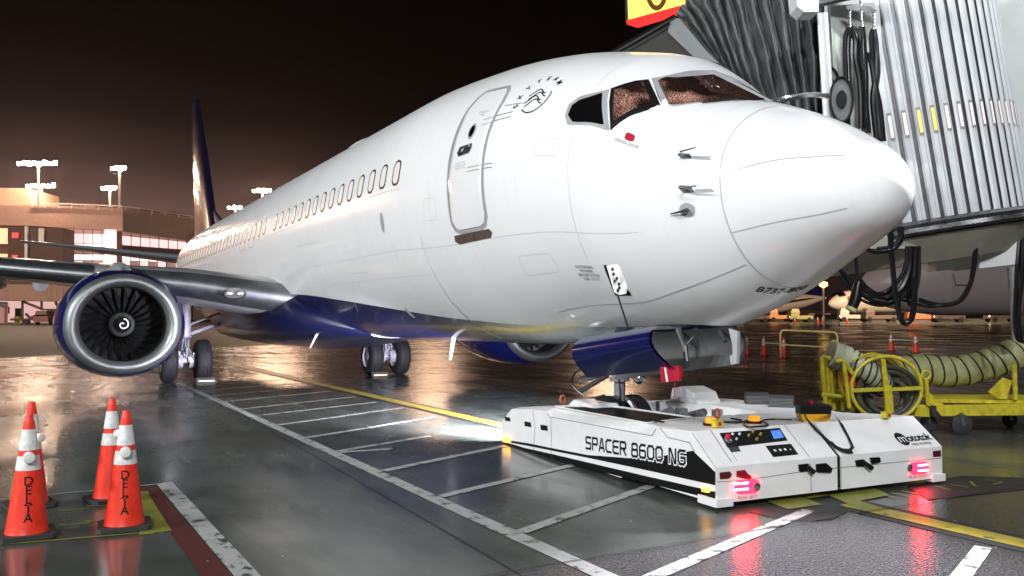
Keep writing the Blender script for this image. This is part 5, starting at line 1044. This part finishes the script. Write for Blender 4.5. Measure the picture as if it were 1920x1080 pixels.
for u in range(60, 380, 25):
    v = np.interp(u, [p[0] for p in pts], [p[1] for p in pts]); m.rod(tq(u, v, fd(u)-.3), tq(u, v+8, fd(u)-.3), .07, 5)
m.build('roof_railing', mat('railing_metal', (.6, .5, .45), .5, emit=(1, .7, .6), es=.0), term)
for u0_, w_, h_ in ((150, 26, 7), (262, 18, 6), (318, 14, 8)):
    m = MB(); tquad(m, u0_, par(u0_)-h_, u0_+w_, par(u0_+w_)-h_, u0_+w_, par(u0_+w_)+2, u0_, par(u0_)+2, fd(u0_)+6, fd(u0_+w_)+6, 4); m.build('roof_unit', m_tw2, term)
# lower storey
m = MB(); tquad(m, -160, 562, 160, 566, 160, 607, -160, 607, 117, 117, .3); m.build('ground_floor_wall', mat('lower_wall_glow', (.6, .42, .40), .6, emit=(1, .62, .58), es=.75), term)  # the wall's lit look is put into its own emission
m = MB(); tquad(m, 28, 578, 42, 578, 42, 598, 28, 598, 116.5, 116.5, .3); tquad(m, -20, 575, 14, 575, 14, 588, -20, 588, 116, 116, .5); m.build('loading_door', m_tw2, term)
m = MB(); tquad(m, 362, 433, 560, 440, 560, 600, 362, 600, 130, 130, 5); m.build('side_block', m_tw2, term)
# far jet bridge in front of the terminal
fb = thing('far_jet_bridge', 'tan ribbed boarding bridge standing before the terminal at left', 'jet bridge', D(60, 600, 106)); FO = D(60, 600, 106)
m_rib = mat('tan_ribbed_metal', (.30, .20, .15), .55, var=.15)
m = MB()
u = -160
while u < 330:
    m.prism([D(u, 533+.006*u, 106)-FO, D(u+3.6, 533+.006*u, 106)-FO, D(u+3.6, 563+.02*u, 106)-FO, D(u, 563+.02*u, 106)-FO], ED*3); u += 4.4 if u > 80 else 4.0
m.prism([D(-160, 532, 106.3)-FO, D(330, 535, 106.3)-FO, D(330, 569, 106.3)-FO, D(-160, 561, 106.3)-FO], ED*2.6); m.build('tunnel', m_rib, fb)
for a, b in (((42, 563), (42, 604)), ((78, 564), (78, 602)), ((42, 565), (80, 580)), ((80, 580), (80, 600)), ((48, 588), (56, 596)), ((56, 597), (78, 586)), ((78, 581), (106, 581)), ((104, 566), (110, 578)), ((115, 568), (110, 580)), ((20, 599), (78, 599)), ((-40, 563), (-40, 606))): m = MB(); m.rod(D(*a, 107)-FO, D(*b, 107)-FO, .17, 6); m.build('strut', m_tw2, fb)
# vehicles and small things at left
def gp(u, d): p = D(u, 600, d); p.z = gz(p.x, p.y); return p
sv = thing('parked_suv', 'small dark red suv seen from behind beside the far bridge', 'car', gp(96, 103), YAW-math.pi/2)
m_car = mat('car_maroon', (.16, .07, .07), .35, var=.1)
m = MB(); m.loft([[(x*w, y, z) for x, z in ((-1, .35), (-1, .95), (-.80, 1.0), (-.72, 1.62), (-.6, 1.72), (.6, 1.72), (.72, 1.62), (.80, 1.0), (1, .95), (1, .35))] for y, w in ((-2.3, .9), (-2.1, .95), (1.2, .95))]+[[(x*w, y, z) for x, z in ((-1, .35), (-1, .9), (-.8, .95), (-.72, 1.0), (-.6, 1.02), (.6, 1.02), (.72, 1.0), (.80, .95), (1, .9), (1, .35))] for y, w in ((1.7, .95), (2.4, .85))]); m.build('body', m_car, sv, True)
m = MB(); m.prism([(-.66, -2.33, 1.08), (.66, -2.33, 1.08), (.58, -2.25, 1.58), (-.58, -2.25, 1.58)], (0, .05, 0)); m.build('rear_window', m_glass, sv)
m = MB(); m.b2(-.6, .6, -2.0, 1.0, 1.73, 1.78); m.build('roof_panel', m_ref, sv)
for x in (-.8, .8):
    for y in (-1.5, 1.5): m = MB(); m.lathe([(x-.11, .001), (x-.11, .34), (x+.11, .34), (x+.11, .001)], 16, (0, y, .34), 'x'); m.build('wheel', m_tyre, sv, True)
    m = MB(); m.b2(x-.1, x+.1, -2.36, -2.28, .75, .98); m.build('tail_light', m_red, sv)
bn = gp(32, 108); m = MB(); m.lathe([(0, .32), (.9, .38), (.95, .38), (.95, .001)], 12, bn); tag(m.build('refuse_bin', m_yel, None, True), 'small yellow bin on the far apron below the terminal stairs', 'bin')
m = MB(); bn = gp(50, 107); m.lathe([(0, .45), (.4, .45), (.5, .3), (.5, .001)], 12, bn); tag(m.build('rubber_block', m_rub, None, True), 'low dark round block at the foot of the far bridge', 'block')
m = MB(); bn = gp(10, 106); m.rod(bn, bn+Vector((0, 0, 2.2)), .12); tag(m.build('bollard', mat('red_post', (.3, .05, .03), .6)), 'slim dark red post at the left edge of the far apron', 'post')
m = MB(); bn = gp(-6, 110); m.box(bn+Vector((0, 0, 1.4)), (3, 2.4, 2.8)); o = m.build('container', mat('container_pink', (.5, .4, .4), .6)); tag(o, 'pale boxy container at the left edge in front of the terminal', 'container')
# light masts
m_bulb = mat('mast_lamp', (1, .9, .8), .3, emit=(1, .72, .50), es=170.0); m_bulb2 = mat('mast_lamp_near', (1, .9, .8), .3, emit=(1, .70, .50), es=380.0); m_pole = mat('mast_pole', (.6, .5, .45), .5)
def mast(u, vt, vb, d, half, lab, mt, n=5):
    b0 = D(u, vb, d); top = D(u, vt, d); o = thing('light_mast', lab, 'light mast', b0, 0, 'floodlight masts over the terminal')
    m = MB(); m.rod((0, 0, 0), top-b0, .16, 8); m.rod(top-b0-EC*half, top-b0+EC*half, .10, 6); m.build('pole', m_pole, o, True)
    for k in range(n):
        c = top-b0+EC*half*(-1+2*k/(n-1) if n > 1 else 0); m = MB(); m.box(c-ED*.3+Vector((0, 0, .1+.12*(k % 2))), (.42, .42, .34+.1*(k % 3))); m.build('floodlight', mt, o)
mast(72, 309, 388, 116, 2.5, 'tall mast with the widest bright lamp bar, farthest left', m_bulb2, 8)
mast(78, 351, 388, 122, 1.9, 'shorter mast with a lower lamp bar just beside the tallest left one', m_bulb, 6)
mast(224, 318, 390, 118, .85, 'taller of the two masts left of the tail fin', m_bulb, 4)
mast(206, 355, 388, 123, .85, 'shorter of the two masts left of the tail fin', m_bulb, 4)
mast(492, 360, 450, 125, 1.1, 'mast lamp showing just above the fuselage crown', m_bulb, 4)
mast(441, 391, 450, 140, .9, 'lowest mast lamp, between the tail fin and the fuselage crown', m_bulb, 3)

# right-hand distance: parked airliners, vehicles, lamp
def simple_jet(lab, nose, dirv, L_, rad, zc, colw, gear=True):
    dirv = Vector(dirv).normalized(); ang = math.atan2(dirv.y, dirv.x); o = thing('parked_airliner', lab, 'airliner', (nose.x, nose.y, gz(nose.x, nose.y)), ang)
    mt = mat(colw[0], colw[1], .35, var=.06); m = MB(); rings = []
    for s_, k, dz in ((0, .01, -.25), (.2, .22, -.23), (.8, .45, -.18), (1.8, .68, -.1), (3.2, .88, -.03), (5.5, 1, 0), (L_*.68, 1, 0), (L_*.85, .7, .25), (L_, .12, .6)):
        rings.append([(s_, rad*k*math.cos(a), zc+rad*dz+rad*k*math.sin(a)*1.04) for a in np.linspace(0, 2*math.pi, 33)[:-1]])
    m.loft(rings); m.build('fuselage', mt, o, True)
    m = MB(); m.prism([(1.55, -.75*rad, zc+.42*rad), (2.6, -.75*rad, zc+.5*rad), (2.6, -.3*rad, zc+.80*rad), (1.7, -.3*rad, zc+.62*rad)], (0, 1.5*rad, 0)); m.build('windshield', m_glass, o)
    m = MB(); m.loft([[(L_*.80, .1, zc+rad*.6), (L_, .02, zc+rad*.6), (L_, -.02, zc+rad*.6), (L_*.80, -.1, zc+rad*.6)], [(L_*.97, .05, zc+rad+6.2), (L_*1.02, .02, zc+rad+6.2), (L_*1.02, -.02, zc+rad+6.2), (L_*.97, -.05, zc+rad+6.2)]]); m.build('tail_fin', m_blue, o)
    for sy_ in (-1, 1):
        m = MB(); m.loft([[(L_*.36, sy_*rad*.8, zc-rad*.5), (L_*.55, sy_*rad*.8, zc-rad*.5), (L_*.5, sy_*rad*.8, zc-rad*.7)], [(L_*.56, sy_*17, zc+.6), (L_*.61, sy_*17, zc+.6), (L_*.6, sy_*17, zc+.5)]]); m.build('wing', m_wing, o)
        m = MB(); m.lathe([(L_*.33, .95), (L_*.33+.1, 1.05), (L_*.33+1.2, 1.12), (L_*.33+3.4, .7)], 20, (0, sy_*5.2, zc-rad*.9), 'x'); m.build('engine', m_white, o, True)
        m = MB(); m.rod((L_*.5, sy_*2.8, 0.5), (L_*.5, sy_*2.8, zc-rad*.5), .15); m.lathe([(sy_*2.8-.5, .001), (sy_*2.8-.5, .55), (sy_*2.8+.5, .55), (sy_*2.8+.5, .001)], 16, (L_*.5, 0, .55), 'y'); m.build('main_gear', m_tyre, o, True)
    if not gear: return o
    m = MB(); m.rod((3.6, 0, .35), (3.6, 0, zc-rad*.8), .1); m.lathe([(-.3, .001), (-.3, .35), (.3, .35), (.3, .001)], 14, (3.6, 0, .35), 'y'); m.build('nose_gear', m_tyre, o, True)
    return o
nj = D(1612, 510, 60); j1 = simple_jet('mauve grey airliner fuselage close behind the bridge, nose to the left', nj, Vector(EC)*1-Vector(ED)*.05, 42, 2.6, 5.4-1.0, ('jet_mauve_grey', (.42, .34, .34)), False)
m = MB(); m.tube([(5.3, -2.45, 4.9), (5.35, -2.62, 4.2), (5.45, -2.62, 3.75), (6.4, -2.62, 3.75), (6.5, -2.62, 4.2), (6.45, -2.45, 4.9)], .04, 5); m.build('door_outline', m_seam, j1)
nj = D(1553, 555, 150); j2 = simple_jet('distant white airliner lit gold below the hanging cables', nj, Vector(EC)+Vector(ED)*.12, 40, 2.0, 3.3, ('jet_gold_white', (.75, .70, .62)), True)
V, Fc = text_mesh('DELTA', 1.6); m = MB(); m.add([(3.9+v.x+1, -2.03, 3.75+v.y*.6) for v in V], Fc); m.build('title_lettering', m_red, j2)
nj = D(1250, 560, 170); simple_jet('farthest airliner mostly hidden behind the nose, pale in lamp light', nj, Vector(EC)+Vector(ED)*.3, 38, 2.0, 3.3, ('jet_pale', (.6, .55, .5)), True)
# service vehicles on the far apron
random.seed(11)
SVL = [(1418, 128, 'dark baggage tractor farthest left under the nose', (.10, .07, .06), 3.4), (1462, 132, 'boxy service truck with an orange lit cab under the nose', (.5, .25, .1), 4.2), (1500, 126, 'low baggage cart train beside the orange cab truck', (.3, .3, .12), 3.4), (1600, 130, 'white service van left of the plug', (.5, .45, .42), 4.4),
       (1648, 124, 'belt loader vehicle behind the big cable loop', (.12, .10, .09), 4.8), (1840-62, 118, 'dark tractor under the mauve airliner belly', (.06, .05, .05), 4.0), (1730, 122, 'orange lit cargo loader under the mauve airliner', (.55, .16, .07), 4.6), (1880, 116, 'dark flatbed vehicle at the far right', (.06, .05, .05), 4.5)]
for u, d, lab, c, ln in SVL:
    o = thing('service_vehicle', lab, 'service vehicle', gp(u, d), math.atan2(EC.y, EC.x)+random.uniform(-.2, .2), 'service vehicles on the far apron'); mt = mat('vehicle_%02d' % SVL.index((u, d, lab, c, ln)), c, .5)
    m = MB(); m.b2(-ln/2, ln/2, -.85, .85, .45, 1.0); m.build('chassis', mt, o); m = MB(); m.loft([[(x, y, z) for x, y in ((-ln/2+.1, -.8), (-ln/2+1.4, -.8), (-ln/2+1.4, .8), (-ln/2+.1, .8))] for z in (1.0, 1.5)]+[[(x, y, 2.0) for x, y in ((-ln/2+.3, -.7), (-ln/2+1.3, -.7), (-ln/2+1.3, .7), (-ln/2+.3, .7))]]); m.build('cab', mt, o)
    for x in (-ln/2+.6, ln/2-.6):
        for y in (-.8, .8): m = MB(); m.lathe([(y-.12, .001), (y-.12, .35), (y+.12, .35), (y+.12, .001)], 12, (x, 0, .35), 'y'); m.build('wheel', m_tyre, o, True)
    if random.random() < .7: m = MB(); m.box((-ln/2+.05, -.5, .8), (.1, .2, .15)); m.build('lamp', mat('vehicle_lamp', (1, .8, .5), .3, emit=(1, .75, .45), es=14), o)
lp = thing('street_lamp', 'yellow glowing lamp on a post beneath the nose at right', 'lamp', gp(1545, 100))
h_ = 1.6255+(602-534)/1570.39*100-lp.location.z
m = MB(); m.rod((0, 0, 0), (0, 0, h_), .12); m.build('pole', m_pole, lp); m = MB(); m.lathe([(h_-.35, .1), (h_-.1, .5), (h_+.25, .45), (h_+.35, .05)], 14); m.build('lantern', mat('lantern_yellow', (1, .7, .2), .3, emit=(1, .55, .10), es=9), lp, True)
for u, d, lab in ((1490, 118, 'pair-left tiny orange cone beside the far truck'), (1533, 116, 'tiny orange cone under the yellow lamp'), (1588, 117, 'tiny orange cone right below the power plug')):
    make_cone(lab.replace('pair-left ', ''), gp(u, d), .3, h=.914)
# low far buildings under the nose
m = MB(); m.prism([D(1180, 583, 240), D(1960, 583, 240), D(1960, 603, 240), D(1180, 603, 240)], ED*10); o = thing('far_building', 'long low dark building on the horizon under the nose', 'building', D(1500, 603, 240)); m.v = [tuple(Vector(v)-o.location) for v in m.v]; m.build('wall', m_tw2, o)
for k in range(14):
    u = 1400+k*38+random.uniform(-10, 10); w = MB(); w.prism([D(u, 588, 239)-o.location, D(u+12, 588, 239)-o.location, D(u+12, 592, 239)-o.location, D(u, 592, 239)-o.location], ED*.3); w.build('lit_window', m_pane2, o)
# wheel chocks at the main gear
def gchock(x, y, lab):
    o = thing('wheel_chock', lab, 'chock', (x, y, .004), 0, 'chocks at the main wheels'); m = MB(); m.prism([(-.09, -.25, 0), (.09, -.25, 0), (.02, -.25, .13), (-.02, -.25, .13)], (0, .5, 0)); m.build('wedge', m_rub, o); m = MB(); m.b2(.06, .10, -.2, .2, .03, .06); m.build('reflective_strip', mat('chock_reflector', (.7, .6, .3), .4), o)
gchock(-18.98, -2.43, 'black chock with a pale strip before the right wheel of the starboard main gear'); gchock(-18.98, 2.43, 'black chock with white marks before the left wheel of the port main gear')

# ================================================================ HAZE
m_hz = bpy.data.materials.new('haze_air'); m_hz.use_nodes = True; t = m_hz.node_tree; t.nodes.clear()
o_ = t.nodes.new('ShaderNodeOutputMaterial'); pv = t.nodes.new('ShaderNodeVolumePrincipled'); pv.inputs['Density'].default_value = .00022; pv.inputs['Anisotropy'].default_value = .78
pv.inputs['Color'].default_value = (.92, .82, .78, 1); t.links.new(pv.outputs[0], o_.inputs['Volume'])
m = MB(); m.b2(-330, 60, -250, 330, -1.2, 42); m.build('haze', m_hz)['kind'] = 'stuff'

random.seed(5)
m = MB()
for k in range(16):
    u_, v_ = random.uniform(0, 1900), random.uniform(700, 1075); p = G(u_, v_); r_ = random.uniform(.004, .008); m.lathe([(0, r_), (r_*.8, r_*.7), (r_, .0003)], 6, (p.x, p.y, .001))
o = m.build('loose_gravel', m_grey); o['kind'] = 'stuff'
